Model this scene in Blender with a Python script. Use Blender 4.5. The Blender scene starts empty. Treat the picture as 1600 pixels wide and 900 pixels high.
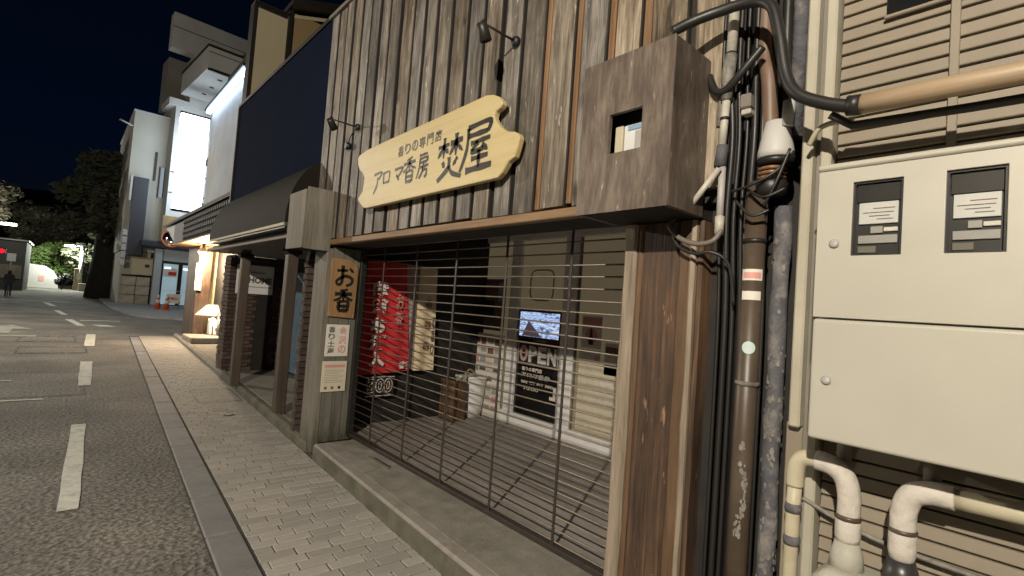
import bpy, bmesh, math, random
from mathutils import Vector, Matrix, noise
random.seed(7)
R = math.radians
scene = bpy.context.scene
COL = scene.collection

# ------------------------------------------------------------------ camera
cam = bpy.data.cameras.new("camera")
cam.sensor_width = 36.0
cam.lens = 781.0 / 1600.0 * 36.0
cam.clip_start = 0.05
cam.clip_end = 1500.0
cam_ob = bpy.data.objects.new("camera", cam)
COL.objects.link(cam_ob)
yaw, pitch, roll = R(41.75), R(2.303), R(4.2046)
F = Vector((math.sin(yaw) * math.cos(pitch), math.cos(yaw) * math.cos(pitch), math.sin(pitch)))
R0 = Vector((math.cos(yaw), -math.sin(yaw), 0))
U0 = R0.cross(F)
RR = R0 * math.cos(roll) + U0 * math.sin(roll)
UU = U0 * math.cos(roll) - R0 * math.sin(roll)
M3 = Matrix((RR, UU, -F)).transposed()
cam_ob.matrix_world = Matrix.Translation((0, 0, 1.62)) @ M3.to_4x4()
scene.camera = cam_ob

# ------------------------------------------------------------------ world: night sky
w = bpy.data.worlds.new("World")
scene.world = w
w.use_nodes = True
nt = w.node_tree
bg = nt.nodes["Background"]
tc = nt.nodes.new("ShaderNodeTexCoord")
sp = nt.nodes.new("ShaderNodeSeparateXYZ")
rmp = nt.nodes.new("ShaderNodeValToRGB")
rmp.color_ramp.elements[0].position = 0.0
rmp.color_ramp.elements[0].color = (0.0022, 0.0036, 0.0062, 1)
rmp.color_ramp.elements[1].position = 0.75
rmp.color_ramp.elements[1].color = (0.0004, 0.0008, 0.0022, 1)
e = rmp.color_ramp.elements.new(0.22); e.color = (0.0006, 0.0024, 0.0078, 1)
nt.links.new(tc.outputs["Generated"], sp.inputs[0])
nt.links.new(sp.outputs["Z"], rmp.inputs[0])
nt.links.new(rmp.outputs[0], bg.inputs[0])
bg.inputs[1].default_value = 1.0
scene.view_settings.view_transform = 'Standard'
scene.view_settings.look = 'None'
scene.view_settings.exposure = 0.0
scene.view_settings.gamma = 1.0
KEY = 3000.0          # watts of the near street lamp across the road

# ------------------------------------------------------------------ helpers
def link(o, parent=None):
    COL.objects.link(o)
    if parent is not None:
        o.parent = parent
    return o

def tag(o, label=None, cat=None, group=None, kind=None):
    if label: o["label"] = label
    if cat: o["category"] = cat
    if group: o["group"] = group
    if kind: o["kind"] = kind
    return o

def thing(name, label, cat, loc=(0, 0, 0), rz=0.0, group=None):
    o = bpy.data.objects.new(name, None)
    o.empty_display_size = 0.2
    COL.objects.link(o)
    o.location = loc
    o.rotation_euler = (0, 0, rz)
    return tag(o, label, cat, group)

class MB:
    """collects shapes of ONE mesh"""
    def __init__(self):
        self.v, self.f, self.s = [], [], []
    def add(self, vs, fs, smooth=False):
        n = len(self.v)
        self.v += [tuple(p) for p in vs]
        for f in fs:
            self.f.append(tuple(i + n for i in f)); self.s.append(smooth)
        return self
    def box(self, x0, x1, y0, y1, z0, z1, jit=0.0):
        vs = [(x, y, z) for x in (x0, x1) for y in (y0, y1) for z in (z0, z1)]
        if jit: vs = [tuple(c + random.uniform(-jit, jit) for c in p) for p in vs]
        return self.add(vs, [(0, 1, 3, 2), (4, 6, 7, 5), (0, 4, 5, 1), (2, 3, 7, 6), (0, 2, 6, 4), (1, 5, 7, 3)])
    def cbox(self, x0, x1, y0, y1, z0, z1, c=0.004):
        """box with chamfered edges"""
        X, Y, Z = (x0, x1), (y0, y1), (z0, z1)
        c = min(c, (x1 - x0) * .45, (y1 - y0) * .45, (z1 - z0) * .45)
        vs, idx = [], {}
        for i in (0, 1):
            for j in (0, 1):
                for k in (0, 1):
                    sx, sy, sz = (1 - 2 * i) * c, (1 - 2 * j) * c, (1 - 2 * k) * c
                    for a, p in enumerate(((X[i], Y[j] + sy, Z[k] + sz), (X[i] + sx, Y[j], Z[k] + sz), (X[i] + sx, Y[j] + sy, Z[k]))):
                        idx[(i, j, k, a)] = len(vs); vs.append(p)
        g = lambda i, j, k, a: idx[(i, j, k, a)]
        fs = []
        for i in (0, 1):
            q = [g(i, 0, 0, 0), g(i, 0, 1, 0), g(i, 1, 1, 0), g(i, 1, 0, 0)]; fs.append(q if i == 0 else q[::-1])
            q = [g(0, i, 0, 1), g(1, i, 0, 1), g(1, i, 1, 1), g(0, i, 1, 1)]; fs.append(q if i == 0 else q[::-1])
            q = [g(0, 0, i, 2), g(0, 1, i, 2), g(1, 1, i, 2), g(1, 0, i, 2)]; fs.append(q if i == 0 else q[::-1])
        for a in (0, 1):
            for b in (0, 1):
                fs.append([g(a, b, 0, 0), g(a, b, 1, 0), g(a, b, 1, 1), g(a, b, 0, 1)])
                fs.append([g(a, 0, b, 0), g(a, 1, b, 0), g(a, 1, b, 2), g(a, 0, b, 2)])
                fs.append([g(0, a, b, 1), g(1, a, b, 1), g(1, a, b, 2), g(0, a, b, 2)])
                for k in (0, 1):
                    fs.append([g(a, b, k, 0), g(a, b, k, 1), g(a, b, k, 2)])
        return self.add(vs, fs)
    def tube(self, pts, r, n=10, caps=True, smooth=True):
        pts = [Vector(p) for p in pts]
        rs = r if isinstance(r, (list, tuple)) else [r] * len(pts)
        rings, up = [], None
        for i, p in enumerate(pts):
            t = (pts[min(i + 1, len(pts) - 1)] - pts[max(i - 1, 0)]).normalized()
            if up is None:
                up = Vector((0, 0, 1)) if abs(t.z) < .9 else Vector((1, 0, 0))
            a = t.cross(up).normalized(); b = a.cross(t).normalized(); up = b
            rings.append([p + (a * math.cos(2 * math.pi * k / n) + b * math.sin(2 * math.pi * k / n)) * rs[i] for k in range(n)])
        vs = [q for ring in rings for q in ring]
        fs = []
        for i in range(len(pts) - 1):
            for k in range(n):
                fs.append((i * n + k, i * n + (k + 1) % n, (i + 1) * n + (k + 1) % n, (i + 1) * n + k))
        self.add(vs, fs, smooth)
        if caps:
            m = len(self.v) - len(vs)
            self.f.append(tuple(m + k for k in range(n))[::-1]); self.s.append(False)
            self.f.append(tuple(m + (len(pts) - 1) * n + k for k in range(n))); self.s.append(False)
        return self
    def prism(self, pts, d):
        """closed outline (list of 3-D points) pushed along vector d"""
        d = Vector(d); n = len(pts)
        vs = [Vector(p) for p in pts] + [Vector(p) + d for p in pts]
        fs = [tuple(range(n))[::-1], tuple(range(n, 2 * n))]
        fs += [(i, (i + 1) % n, (i + 1) % n + n, i + n) for i in range(n)]
        return self.add(vs, fs)
    def lathe(self, prof, c=(0, 0, 0), n=16, axis='z'):
        vs, fs = [], []
        for (r, h) in prof:
            for k in range(n):
                a = 2 * math.pi * k / n
                x, y = r * math.cos(a), r * math.sin(a)
                p = (x, y, h) if axis == 'z' else ((h, x, y) if axis == 'x' else (x, h, y))
                vs.append((p[0] + c[0], p[1] + c[1], p[2] + c[2]))
        for i in range(len(prof) - 1):
            for k in range(n):
                fs.append((i * n + k, i * n + (k + 1) % n, (i + 1) * n + (k + 1) % n, (i + 1) * n + k))
        self.add(vs, fs, True)
        m = len(self.v) - len(vs)
        self.f.append(tuple(m + k for k in range(n))[::-1]); self.s.append(False)
        self.f.append(tuple(m + (len(prof) - 1) * n + k for k in range(n))); self.s.append(False)
        return self
    def quad(self, a, b, c, d):
        return self.add([a, b, c, d], [(0, 1, 2, 3)])
    def mesh(self, name, mat, off=(0, 0, 0)):
        me = bpy.data.meshes.new(name)
        me.from_pydata([(x - off[0], y - off[1], z - off[2]) for x, y, z in self.v], [], self.f)
        me.polygons.foreach_set("use_smooth", self.s)
        bm = bmesh.new(); bm.from_mesh(me)
        bmesh.ops.recalc_face_normals(bm, faces=bm.faces); bm.to_mesh(bm_target(me)); bm.free()
        me.update()
        if mat: me.materials.append(mat)
        return me
    def build(self, name, mat, parent=None, world=True, bevel=0.0, root=None):
        """vertices in world coordinates; parent chain has no rotation unless world=False"""
        off = (0, 0, 0)
        if parent is not None and world:
            r = parent
            off = Vector((0, 0, 0))
            while r is not None:
                off = off + Vector(r.location); r = r.parent
        o = bpy.data.objects.new(name, self.mesh(name, mat, off))
        link(o, parent)
        if bevel:
            b = o.modifiers.new("bevel", 'BEVEL'); b.width = bevel; b.segments = 2; b.limit_method = 'ANGLE'
        return o

def bm_target(me): return me

def obj(name, me, parent=None, loc=(0, 0, 0), rot=(0, 0, 0)):
    o = bpy.data.objects.new(name, me)
    link(o, parent); o.location = loc; o.rotation_euler = rot
    return o

def smooth_path(pts, k=6):
    P = [Vector(p) for p in pts]
    out = []
    for i in range(len(P) - 1):
        p0, p1, p2, p3 = P[max(i - 1, 0)], P[i], P[i + 1], P[min(i + 2, len(P) - 1)]
        for j in range(k):
            t = j / k
            out.append(.5 * ((2 * p1) + (p2 - p0) * t + (2 * p0 - 5 * p1 + 4 * p2 - p3) * t * t + (3 * p1 - p0 - 3 * p2 + p3) * t ** 3))
    out.append(P[-1])
    return out

# ------------------------------------------------------------------ materials
def newmat(name):
    m = bpy.data.materials.new(name); m.use_nodes = True
    return m, m.node_tree, m.node_tree.nodes["Principled BSDF"]

def plain(name, col, rough=.6, metal=0.0, var=.12, scale=6.0, bump=.0, bscale=60.0, dirt=None, dirt_amt=.5, spec=.5, objvar=0.0):
    """colour with cloudy variation, optional dirt patches and fine relief"""
    m, t, p = newmat(name)
    N, L = t.nodes, t.links
    tc = N.new("ShaderNodeTexCoord")
    n1 = N.new("ShaderNodeTexNoise"); n1.inputs["Scale"].default_value = scale; n1.inputs["Detail"].default_value = 6
    L.new(tc.outputs["Object"], n1.inputs["Vector"])
    r = N.new("ShaderNodeValToRGB")
    r.color_ramp.elements[0].position = .3; r.color_ramp.elements[1].position = .7
    r.color_ramp.elements[0].color = tuple(c * (1 - var) for c in col) + (1,)
    r.color_ramp.elements[1].color = tuple(min(1, c * (1 + var)) for c in col) + (1,)
    L.new(n1.outputs["Fac"], r.inputs[0])
    out = r.outputs[0]
    if dirt:
        n2 = N.new("ShaderNodeTexNoise"); n2.inputs["Scale"].default_value = scale * .45; n2.inputs["Detail"].default_value = 9; n2.inputs["Roughness"].default_value = .7
        L.new(tc.outputs["Object"], n2.inputs["Vector"])
        r2 = N.new("ShaderNodeValToRGB"); r2.color_ramp.elements[0].position = .5; r2.color_ramp.elements[1].position = .68
        r2.color_ramp.elements[1].color = (dirt_amt,) * 3 + (1,)
        r2.color_ramp.elements[0].color = (0, 0, 0, 1)
        L.new(n2.outputs["Fac"], r2.inputs[0])
        mx = N.new("ShaderNodeMixRGB"); mx.inputs[2].default_value = tuple(dirt) + (1,)
        L.new(r2.outputs[0], mx.inputs[0]); L.new(out, mx.inputs[1]); out = mx.outputs[0]
    if objvar:
        oi = N.new("ShaderNodeObjectInfo"); hs = N.new("ShaderNodeHueSaturation")
        mr = N.new("ShaderNodeMapRange"); mr.inputs[3].default_value = 1 - objvar; mr.inputs[4].default_value = 1 + objvar
        L.new(oi.outputs["Random"], mr.inputs[0]); L.new(mr.outputs[0], hs.inputs["Value"]); L.new(out, hs.inputs["Color"]); out = hs.outputs[0]
    L.new(out, p.inputs["Base Color"])
    p.inputs["Roughness"].default_value = rough; p.inputs["Metallic"].default_value = metal
    p.inputs["Specular IOR Level"].default_value = spec
    if bump:
        n3 = N.new("ShaderNodeTexNoise"); n3.inputs["Scale"].default_value = bscale; n3.inputs["Detail"].default_value = 8
        L.new(tc.outputs["Object"], n3.inputs["Vector"])
        b = N.new("ShaderNodeBump"); b.inputs["Strength"].default_value = bump; b.inputs["Distance"].default_value = .01
        L.new(n3.outputs["Fac"], b.inputs["Height"]); L.new(b.outputs[0], p.inputs["Normal"])
    return m

def wood(name, dark, mid, light, axis='z', stretch=.06, scale=26.0, rough=.7, objvar=.25, bump=.5, fleck=.0, knots=True, contrast=(.32, .52, .72), moss=0.0):
    m, t, p = newmat(name)
    N, L = t.nodes, t.links
    tc = N.new("ShaderNodeTexCoord"); oi = N.new("ShaderNodeObjectInfo")
    mul = N.new("ShaderNodeMath"); mul.operation = 'MULTIPLY'; mul.inputs[1].default_value = 57.0
    L.new(oi.outputs["Random"], mul.inputs[0])
    cmb = N.new("ShaderNodeCombineXYZ")
    for i in range(3): L.new(mul.outputs[0], cmb.inputs[i])
    add = N.new("ShaderNodeVectorMath"); add.operation = 'ADD'
    L.new(tc.outputs["Object"], add.inputs[0]); L.new(cmb.outputs[0], add.inputs[1])
    def mapped(s, st):
        mp = N.new("ShaderNodeMapping")
        sc = [s, s, s]; sc['xyz'.index(axis)] = s * st
        mp.inputs["Scale"].default_value = sc
        L.new(add.outputs[0], mp.inputs[0]); return mp.outputs[0]
    def nz(vec, detail=8, rough_=.6, dist=0.0):
        n = N.new("ShaderNodeTexNoise"); n.inputs["Scale"].default_value = 1.0; n.inputs["Detail"].default_value = detail
        n.inputs["Roughness"].default_value = rough_; n.inputs["Distortion"].default_value = dist
        L.new(vec, n.inputs["Vector"]); return n.outputs["Fac"]
    grain = nz(mapped(scale, stretch), 8, .65, .6)
    fine = nz(mapped(scale * 6, stretch * .5), 4, .6)
    cloud = nz(mapped(2.2, .5), 5, .6)
    mxa = N.new("ShaderNodeMix"); mxa.data_type = 'FLOAT'; mxa.inputs[0].default_value = .35
    L.new(grain, mxa.inputs[2]); L.new(fine, mxa.inputs[3])
    mxb = N.new("ShaderNodeMix"); mxb.data_type = 'FLOAT'; mxb.inputs[0].default_value = .33
    L.new(mxa.outputs[0], mxb.inputs[2]); L.new(cloud, mxb.inputs[3])
    r = N.new("ShaderNodeValToRGB")
    r.color_ramp.elements[0].position = contrast[0]; r.color_ramp.elements[0].color = tuple(dark) + (1,)
    r.color_ramp.elements[1].position = contrast[2]; r.color_ramp.elements[1].color = tuple(light) + (1,)
    e = r.color_ramp.elements.new(contrast[1]); e.color = tuple(mid) + (1,)
    L.new(mxb.outputs[0], r.inputs[0])
    out = r.outputs[0]
    if knots:
        v = N.new("ShaderNodeTexVoronoi"); v.inputs["Scale"].default_value = 1.0
        mp = N.new("ShaderNodeMapping"); sc = [5.5] * 3; sc['xyz'.index(axis)] = 2.4; mp.inputs["Scale"].default_value = sc
        L.new(add.outputs[0], mp.inputs[0]); L.new(mp.outputs[0], v.inputs["Vector"])
        kr = N.new("ShaderNodeValToRGB"); kr.color_ramp.elements[0].position = .05; kr.color_ramp.elements[1].position = .17
        kr.color_ramp.elements[0].color = (.75, .75, .75, 1); kr.color_ramp.elements[1].color = (0, 0, 0, 1)
        L.new(v.outputs["Distance"], kr.inputs[0])
        mk = N.new("ShaderNodeMixRGB"); mk.inputs[2].default_value = tuple(c * .45 for c in dark) + (1,)
        L.new(kr.outputs[0], mk.inputs[0]); L.new(out, mk.inputs[1]); out = mk.outputs[0]
    if fleck:
        fl = nz(mapped(34, .22), 3, .55)
        fr = N.new("ShaderNodeValToRGB"); fr.color_ramp.elements[0].position = .66; fr.color_ramp.elements[1].position = .75
        fr.color_ramp.elements[1].color = (fleck,) * 3 + (1,); fr.color_ramp.elements[0].color = (0, 0, 0, 1)
        L.new(fl, fr.inputs[0])
        mf = N.new("ShaderNodeMixRGB"); mf.inputs[2].default_value = tuple(min(.8, c * 2.1 + .05) for c in light) + (1,)
        L.new(fr.outputs[0], mf.inputs[0]); L.new(out, mf.inputs[1]); out = mf.outputs[0]
    if moss:   # rising damp and moss at the foot
        sz = N.new("ShaderNodeSeparateXYZ"); L.new(tc.outputs["Object"], sz.inputs[0])
        nm = nz(mapped(9, .5), 6, .65)
        ma = N.new("ShaderNodeMath"); ma.operation = 'MULTIPLY_ADD'; ma.inputs[1].default_value = -1.1; L.new(sz.outputs["Z"], ma.inputs[0]); L.new(nm, ma.inputs[2])
        mm = N.new("ShaderNodeMapRange"); mm.inputs[1].default_value = .12; mm.inputs[2].default_value = .45; mm.inputs[4].default_value = moss; L.new(ma.outputs[0], mm.inputs[0])
        mo = N.new("ShaderNodeMixRGB"); mo.inputs[2].default_value = (.035, .038, .016, 1); L.new(mm.outputs[0], mo.inputs[0]); L.new(out, mo.inputs[1]); out = mo.outputs[0]
    if objvar:
        hs = N.new("ShaderNodeHueSaturation")
        mr = N.new("ShaderNodeMapRange"); mr.inputs[3].default_value = 1 - objvar; mr.inputs[4].default_value = 1 + objvar
        L.new(oi.outputs["Random"], mr.inputs[0]); L.new(mr.outputs[0], hs.inputs["Value"]); L.new(out, hs.inputs["Color"]); out = hs.outputs[0]
        if objvar > .2:      # some boards greyer, some browner
            m7 = N.new("ShaderNodeMath"); m7.operation = 'MULTIPLY'; m7.inputs[1].default_value = 7.31; L.new(oi.outputs["Random"], m7.inputs[0])
            fr7 = N.new("ShaderNodeMath"); fr7.operation = 'FRACT'; L.new(m7.outputs[0], fr7.inputs[0])
            ms = N.new("ShaderNodeMapRange"); ms.inputs[3].default_value = .6; ms.inputs[4].default_value = 1.45; L.new(fr7.outputs[0], ms.inputs[0]); L.new(ms.outputs[0], hs.inputs["Saturation"])
    L.new(out, p.inputs["Base Color"]); p.inputs["Roughness"].default_value = rough
    b = N.new("ShaderNodeBump"); b.inputs["Strength"].default_value = bump; b.inputs["Distance"].default_value = .006
    L.new(mxa.outputs[0], b.inputs["Height"]); L.new(b.outputs[0], p.inputs["Normal"])
    return m

def emit(name, col, strength):
    m = bpy.data.materials.new(name); m.use_nodes = True
    t = m.node_tree; t.nodes.clear()
    o = t.nodes.new("ShaderNodeOutputMaterial"); e = t.nodes.new("ShaderNodeEmission")
    e.inputs[0].default_value = tuple(col) + (1,); e.inputs[1].default_value = strength
    t.links.new(e.outputs[0], o.inputs[0])
    return m

def glass(name, tint=(.8, .85, .85), gloss=.12):
    m = bpy.data.materials.new(name); m.use_nodes = True
    t = m.node_tree; t.nodes.clear()
    o = t.nodes.new("ShaderNodeOutputMaterial"); tr = t.nodes.new("ShaderNodeBsdfTransparent"); gl = t.nodes.new("ShaderNodeBsdfGlossy")
    tr.inputs[0].default_value = tuple(tint) + (1,); gl.inputs[1].default_value = .03
    mx = t.nodes.new("ShaderNodeMixShader"); mx.inputs[0].default_value = gloss
    t.links.new(tr.outputs[0], mx.inputs[1]); t.links.new(gl.outputs[0], mx.inputs[2]); t.links.new(mx.outputs[0], o.inputs[0])
    return m

def asphalt():
    m, t, p = newmat("asphalt")
    N, L = t.nodes, t.links
    tc = N.new("ShaderNodeTexCoord")
    v = N.new("ShaderNodeTexVoronoi"); v.inputs["Scale"].default_value = 30
    n = N.new("ShaderNodeTexNoise"); n.inputs["Scale"].default_value = 30; n.inputs["Detail"].default_value = 8
    c = N.new("ShaderNodeTexNoise"); c.inputs["Scale"].default_value = .7; c.inputs["Detail"].default_value = 6
    for q in (v, n, c): L.new(tc.outputs["Object"], q.inputs["Vector"])
    r = N.new("ShaderNodeValToRGB")
    r.color_ramp.elements[0].color = (.07, .064, .055, 1); r.color_ramp.elements[1].color = (.25, .234, .205, 1)
    r.color_ramp.elements[0].position = .35; r.color_ramp.elements[1].position = .7
    L.new(n.outputs["Fac"], r.inputs[0])
    r2 = N.new("ShaderNodeValToRGB"); r2.color_ramp.elements[0].color = (.68, .68, .68, 1); r2.color_ramp.elements[1].color = (1.32, 1.32, 1.3, 1)
    r2.color_ramp.elements[0].position = .35; r2.color_ramp.elements[1].position = .65
    L.new(c.outputs["Fac"], r2.inputs[0])
    mx = N.new("ShaderNodeMixRGB"); mx.blend_type = 'MULTIPLY'; mx.inputs[0].default_value = 1
    L.new(r.outputs[0], mx.inputs[1]); L.new(r2.outputs[0], mx.inputs[2])
    L.new(mx.outputs[0], p.inputs["Base Color"]); p.inputs["Roughness"].default_value = .8
    ad = N.new("ShaderNodeMath"); ad.operation = 'ADD'
    L.new(v.outputs["Distance"], ad.inputs[0]); L.new(n.outputs["Fac"], ad.inputs[1])
    b = N.new("ShaderNodeBump"); b.inputs["Strength"].default_value = .9; b.inputs["Distance"].default_value = .012
    L.new(ad.outputs[0], b.inputs["Height"]); L.new(b.outputs[0], p.inputs["Normal"])
    return m

M = {}
M['asphalt'] = asphalt()
M['paver'] = plain("paver_concrete", (.335, .314, .282), .75, var=.10, scale=14, bump=.35, bscale=120, dirt=(.215, .20, .178), dirt_amt=.5, objvar=.14)
M['joint'] = plain("joint_sand", (.04, .036, .03), .9, var=.3, scale=30, bump=.3)
M['kerb'] = plain("kerb_stone", (.2, .2, .2), .7, var=.14, scale=9, bump=.35, bscale=140, dirt=(.07, .068, .062), dirt_amt=.5, objvar=.14)
M['concrete'] = plain("concrete", (.23, .215, .18), .85, var=.2, scale=7, bump=.5, bscale=70, dirt=(.12, .112, .09), dirt_amt=.6)
M['concrete_light'] = plain("concrete_edge", (.27, .245, .215), .8, var=.14, scale=10, bump=.4, bscale=90, dirt=(.15, .135, .11), dirt_amt=.5)
M['concrete_mossy'] = plain("concrete_mossy", (.12, .112, .085), .9, var=.25, scale=6, bump=.5, bscale=60, dirt=(.055, .058, .03), dirt_amt=.8)
M['paint_white'] = plain("road_paint", (.6, .6, .53), .6, var=.1, scale=16, bump=.5, bscale=90, dirt=(.22, .21, .18), dirt_amt=.75)
M['faded_paint'] = plain("faded_road_paint", (.3, .295, .26), .7, var=.15, scale=5, bump=.3, dirt=(.14, .13, .11), dirt_amt=.9)
M['board'] = wood("weathered_board", (.03, .023, .017), (.145, .122, .096), (.35, .31, .255), 'z', .10, 21, .58, .36, .9, fleck=.6, contrast=(.385, .5, .625))
M['board_edge'] = wood("shaded_board_edge", (.006, .005, .004), (.016, .012, .01), (.05, .04, .03), 'z', .08, 20, .8, .2, .6)  # near-black board sides paint the shade of the gaps
M['board_back'] = wood("shaded_board_back", (.008, .006, .005), (.025, .018, .014), (.06, .045, .033), 'z', .05, 26, .75, .3, .6)  # backing and battens carry the gap shade in their colour
M['board_orange'] = wood("orange_board", (.08, .04, .018), (.19, .105, .05), (.3, .185, .095), 'z', .05, 26, .7, .2, .5)
M['trim'] = wood("brown_trim", (.10, .058, .03), (.22, .135, .07), (.30, .2, .11), 'y', .05, 24, .6, .1, .4)
M['boxwood'] = wood("box_wood", (.035, .025, .019), (.105, .08, .063), (.23, .19, .152), 'z', .3, 9, .5, .06, 1.0, fleck=.95, contrast=(.36, .5, .66))
M['greywood'] = wood("grey_wood", (.075, .066, .052), (.2, .182, .148), (.29, .268, .225), 'z', .05, 24, .75, .12, .5, knots=False)
M['mossypost'] = wood("mossy_post", (.06, .053, .042), (.165, .15, .122), (.25, .23, .195), 'z', .05, 24, .75, .1, .5, knots=False, moss=.75)
M['stubwood'] = wood("stub_wood", (.05, .046, .036), (.13, .122, .1), (.2, .19, .16), 'z', .04, 26, .75, .12, .5, knots=False, moss=.9)
M['brownpost'] = wood("brown_post", (.035, .025, .018), (.08, .058, .042), (.13, .098, .073), 'z', .04, 24, .6, .15, .4, knots=False)
M['charred'] = wood("charred_post", (.016, .011, .008), (.075, .044, .027), (.21, .118, .06), 'z', .07, 13, .55, .1, .8, knots=False, fleck=.5, contrast=(.37, .5, .65))
M['rust'] = wood("rusty_wood", (.03, .017, .010), (.115, .066, .034), (.21, .135, .08), 'z', .09, 14, .65, .1, .5, knots=False)
M['paleedge'] = wood("pale_edge", (.10, .075, .052), (.29, .235, .175), (.46, .39, .31), 'z', .12, 14, .65, .1, .6, knots=False)
M['greyedge'] = wood("grey_edge", (.035, .031, .026), (.12, .11, .093), (.23, .21, .18), 'z', .05, 18, .7, .1, .5, knots=False)
M['signwood'] = wood("sign_wood", (.42, .32, .145), (.52, .42, .215), (.58, .49, .28), 'y', .035, 20, .5, .05, .12, knots=False)
M['signedge'] = plain("sign_edge", (.30, .25, .09), .55, var=.15, scale=20)
M['plaque'] = wood("plaque_wood", (.16, .085, .035), (.28, .165, .075), (.36, .23, .11), 'z', .06, 20, .5, .05, .15, knots=False)
M['ink'] = plain("black_ink", (.014, .013, .011), .5, var=.2)
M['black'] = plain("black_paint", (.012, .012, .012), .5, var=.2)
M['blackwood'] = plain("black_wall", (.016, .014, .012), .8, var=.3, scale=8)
M['bar'] = plain("grille_bar", (.17, .14, .11), .45, metal=.35, var=.2, scale=30)
M['bar_dark'] = plain("grille_rod", (.055, .046, .04), .5, metal=.3, var=.2, scale=30)
M['floor'] = wood("porch_floor", (.17, .15, .133), (.27, .245, .22), (.34, .31, .28), 'y', .3, 12, .65, .15, .25, knots=False)
M['whiteframe'] = plain("white_frame", (.8, .79, .77), .5, var=.05, dirt=(.65, .63, .6), dirt_amt=.3)
M['paper'] = plain("white_paper", (.66, .63, .56), .7, var=.05)
M['cream_paper'] = plain("cream_paper", (.6, .54, .41), .7, var=.06)
M['redprint'] = plain("red_print", (.5, .03, .025), .6, var=.1)
M['pinkprint'] = plain("pink_print", (.6, .28, .25), .6, var=.1)
M['greyprint'] = plain("grey_print", (.13, .12, .11), .6, var=.1)
M['brownprint'] = plain("brown_print", (.2, .09, .06), .6, var=.1)
M['banner_red'] = plain("red_cloth", (.52, .022, .026), .85, var=.15, scale=8, bump=.2, bscale=300)
M['banner_cream'] = plain("cream_cloth", (.72, .58, .38), .85, var=.1, scale=8, bump=.2, bscale=300)
M['banner_mauve'] = plain("mauve_cloth", (.36, .26, .23), .85, var=.2, scale=8)
M['white_print'] = plain("white_print", (.7, .62, .56), .7, var=.1)
M['navy'] = plain("navy_cladding", (.006, .0105, .028), .9, var=.12, scale=2, spec=.03)
M['awning'] = plain("awning_cloth", (.014, .012, .009), .75, var=.2, scale=3, bump=.15, bscale=25, spec=.12)
M['awning_edge'] = plain("awning_hem", (.42, .35, .25), .6, var=.08)
M['greypanel'] = plain("grey_panel", (.17, .155, .13), .7, var=.1)
M['darkmetal'] = plain("dark_metal", (.028, .026, .024), .45, metal=.4, var=.2)
M['brick'] = plain("brick", (.085, .053, .04), .85, var=.25, scale=14, bump=.5, bscale=60, objvar=.35)
M['mortar'] = plain("mortar", (.03, .026, .022), .9, var=.2, scale=20)
M['bluedoor'] = plain("blue_door", (.2, .3, .4), .6, var=.2, scale=4)
M['cream'] = plain("cream_enamel", (.40, .382, .322), .42, var=.05, scale=3, dirt=(.32, .295, .235), dirt_amt=.4)
M['creampipe'] = plain("cream_pipe", (.46, .42, .30), .5, var=.08, scale=9, dirt=(.32, .25, .15), dirt_amt=.5)
M['creamtrim'] = plain("cream_trim", (.38, .355, .28), .6, var=.1, scale=5, dirt=(.28, .23, .15), dirt_amt=.4)
M['lagging'] = plain("pipe_lagging", (.5, .465, .41), .75, var=.1, scale=12, bump=.5, bscale=40, dirt=(.38, .28, .22), dirt_amt=.6)
M['siding'] = plain("tan_siding", (.225, .19, .14), .6, var=.08, scale=3, dirt=(.17, .14, .10), dirt_amt=.4, objvar=.05)
M['tan'] = wood("tan_conduit", (.25, .18, .105), (.34, .25, .155), (.41, .31, .2), 'y', .04, 30, .5, .0, .15, knots=False)
M['brownpipe'] = plain("brown_pipe", (.072, .052, .036), .42, var=.15, scale=8, dirt=(.16, .145, .12), dirt_amt=.3)
M['redbrownpipe'] = plain("red_brown_pipe", (.15, .095, .065), .5, var=.12, scale=8)
M['flaky'] = plain("flaky_pipe", (.085, .085, .095), .8, var=.25, scale=10, bump=.8, bscale=30, dirt=(.30, .27, .24), dirt_amt=.9)
M['cable'] = plain("black_cable", (.016, .015, .014), .45, var=.2)
M['greycable'] = plain("grey_cable", (.14, .115, .095), .5, var=.15)
M['offwhite'] = plain("offwhite_sleeve", (.44, .41, .35), .5, var=.1, scale=20, dirt=(.2, .18, .15), dirt_amt=.5)
M['wrap'] = plain("tape_wrap", (.2, .185, .16), .6, var=.3, scale=25, bump=.6, bscale=40, dirt=(.06, .055, .05), dirt_amt=.8)
M['cowl'] = plain("grey_cowl", (.46, .45, .43), .55, var=.05)
M['bands'] = plain("copper_band", (.2, .11, .055), .4, var=.3, scale=30)
M['metergrey'] = plain("meter_grey", (.34, .33, .31), .5, var=.1)
M['meterwhite'] = plain("meter_plate", (.6, .6, .58), .4, var=.05)
M['meterdark'] = plain("meter_dark", (.035, .034, .033), .35, var=.2)
M['gasmeter'] = plain("gas_meter", (.38, .37, .31), .55, var=.12, scale=10, bump=.3, bscale=30, dirt=(.2, .19, .15), dirt_amt=.5)
M['lightblue'] = plain("pale_blue_sticker", (.5, .6, .6), .5, var=.03)
M['whitewall'] = plain("white_wall", (.46, .46, .45), .8, var=.1, scale=.6, dirt=(.34, .34, .32), dirt_amt=.5)
M['palewall'] = plain("pale_wall", (.42, .41, .36), .8, var=.08, scale=.5, dirt=(.28, .26, .2), dirt_amt=.4)
M['upperwall'] = plain("upper_wall", (.43, .37, .24), .8, var=.06, scale=1)
M['tanwall'] = plain("tan_upper_wall", (.27, .19, .085), .8, var=.08, scale=1)
M['darkstone'] = plain("dark_panel", (.035, .036, .045), .6, var=.1)
M['stone'] = plain("stone_block", (.33, .29, .22), .85, var=.2, scale=3, bump=.4, bscale=15, objvar=.15)
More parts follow.
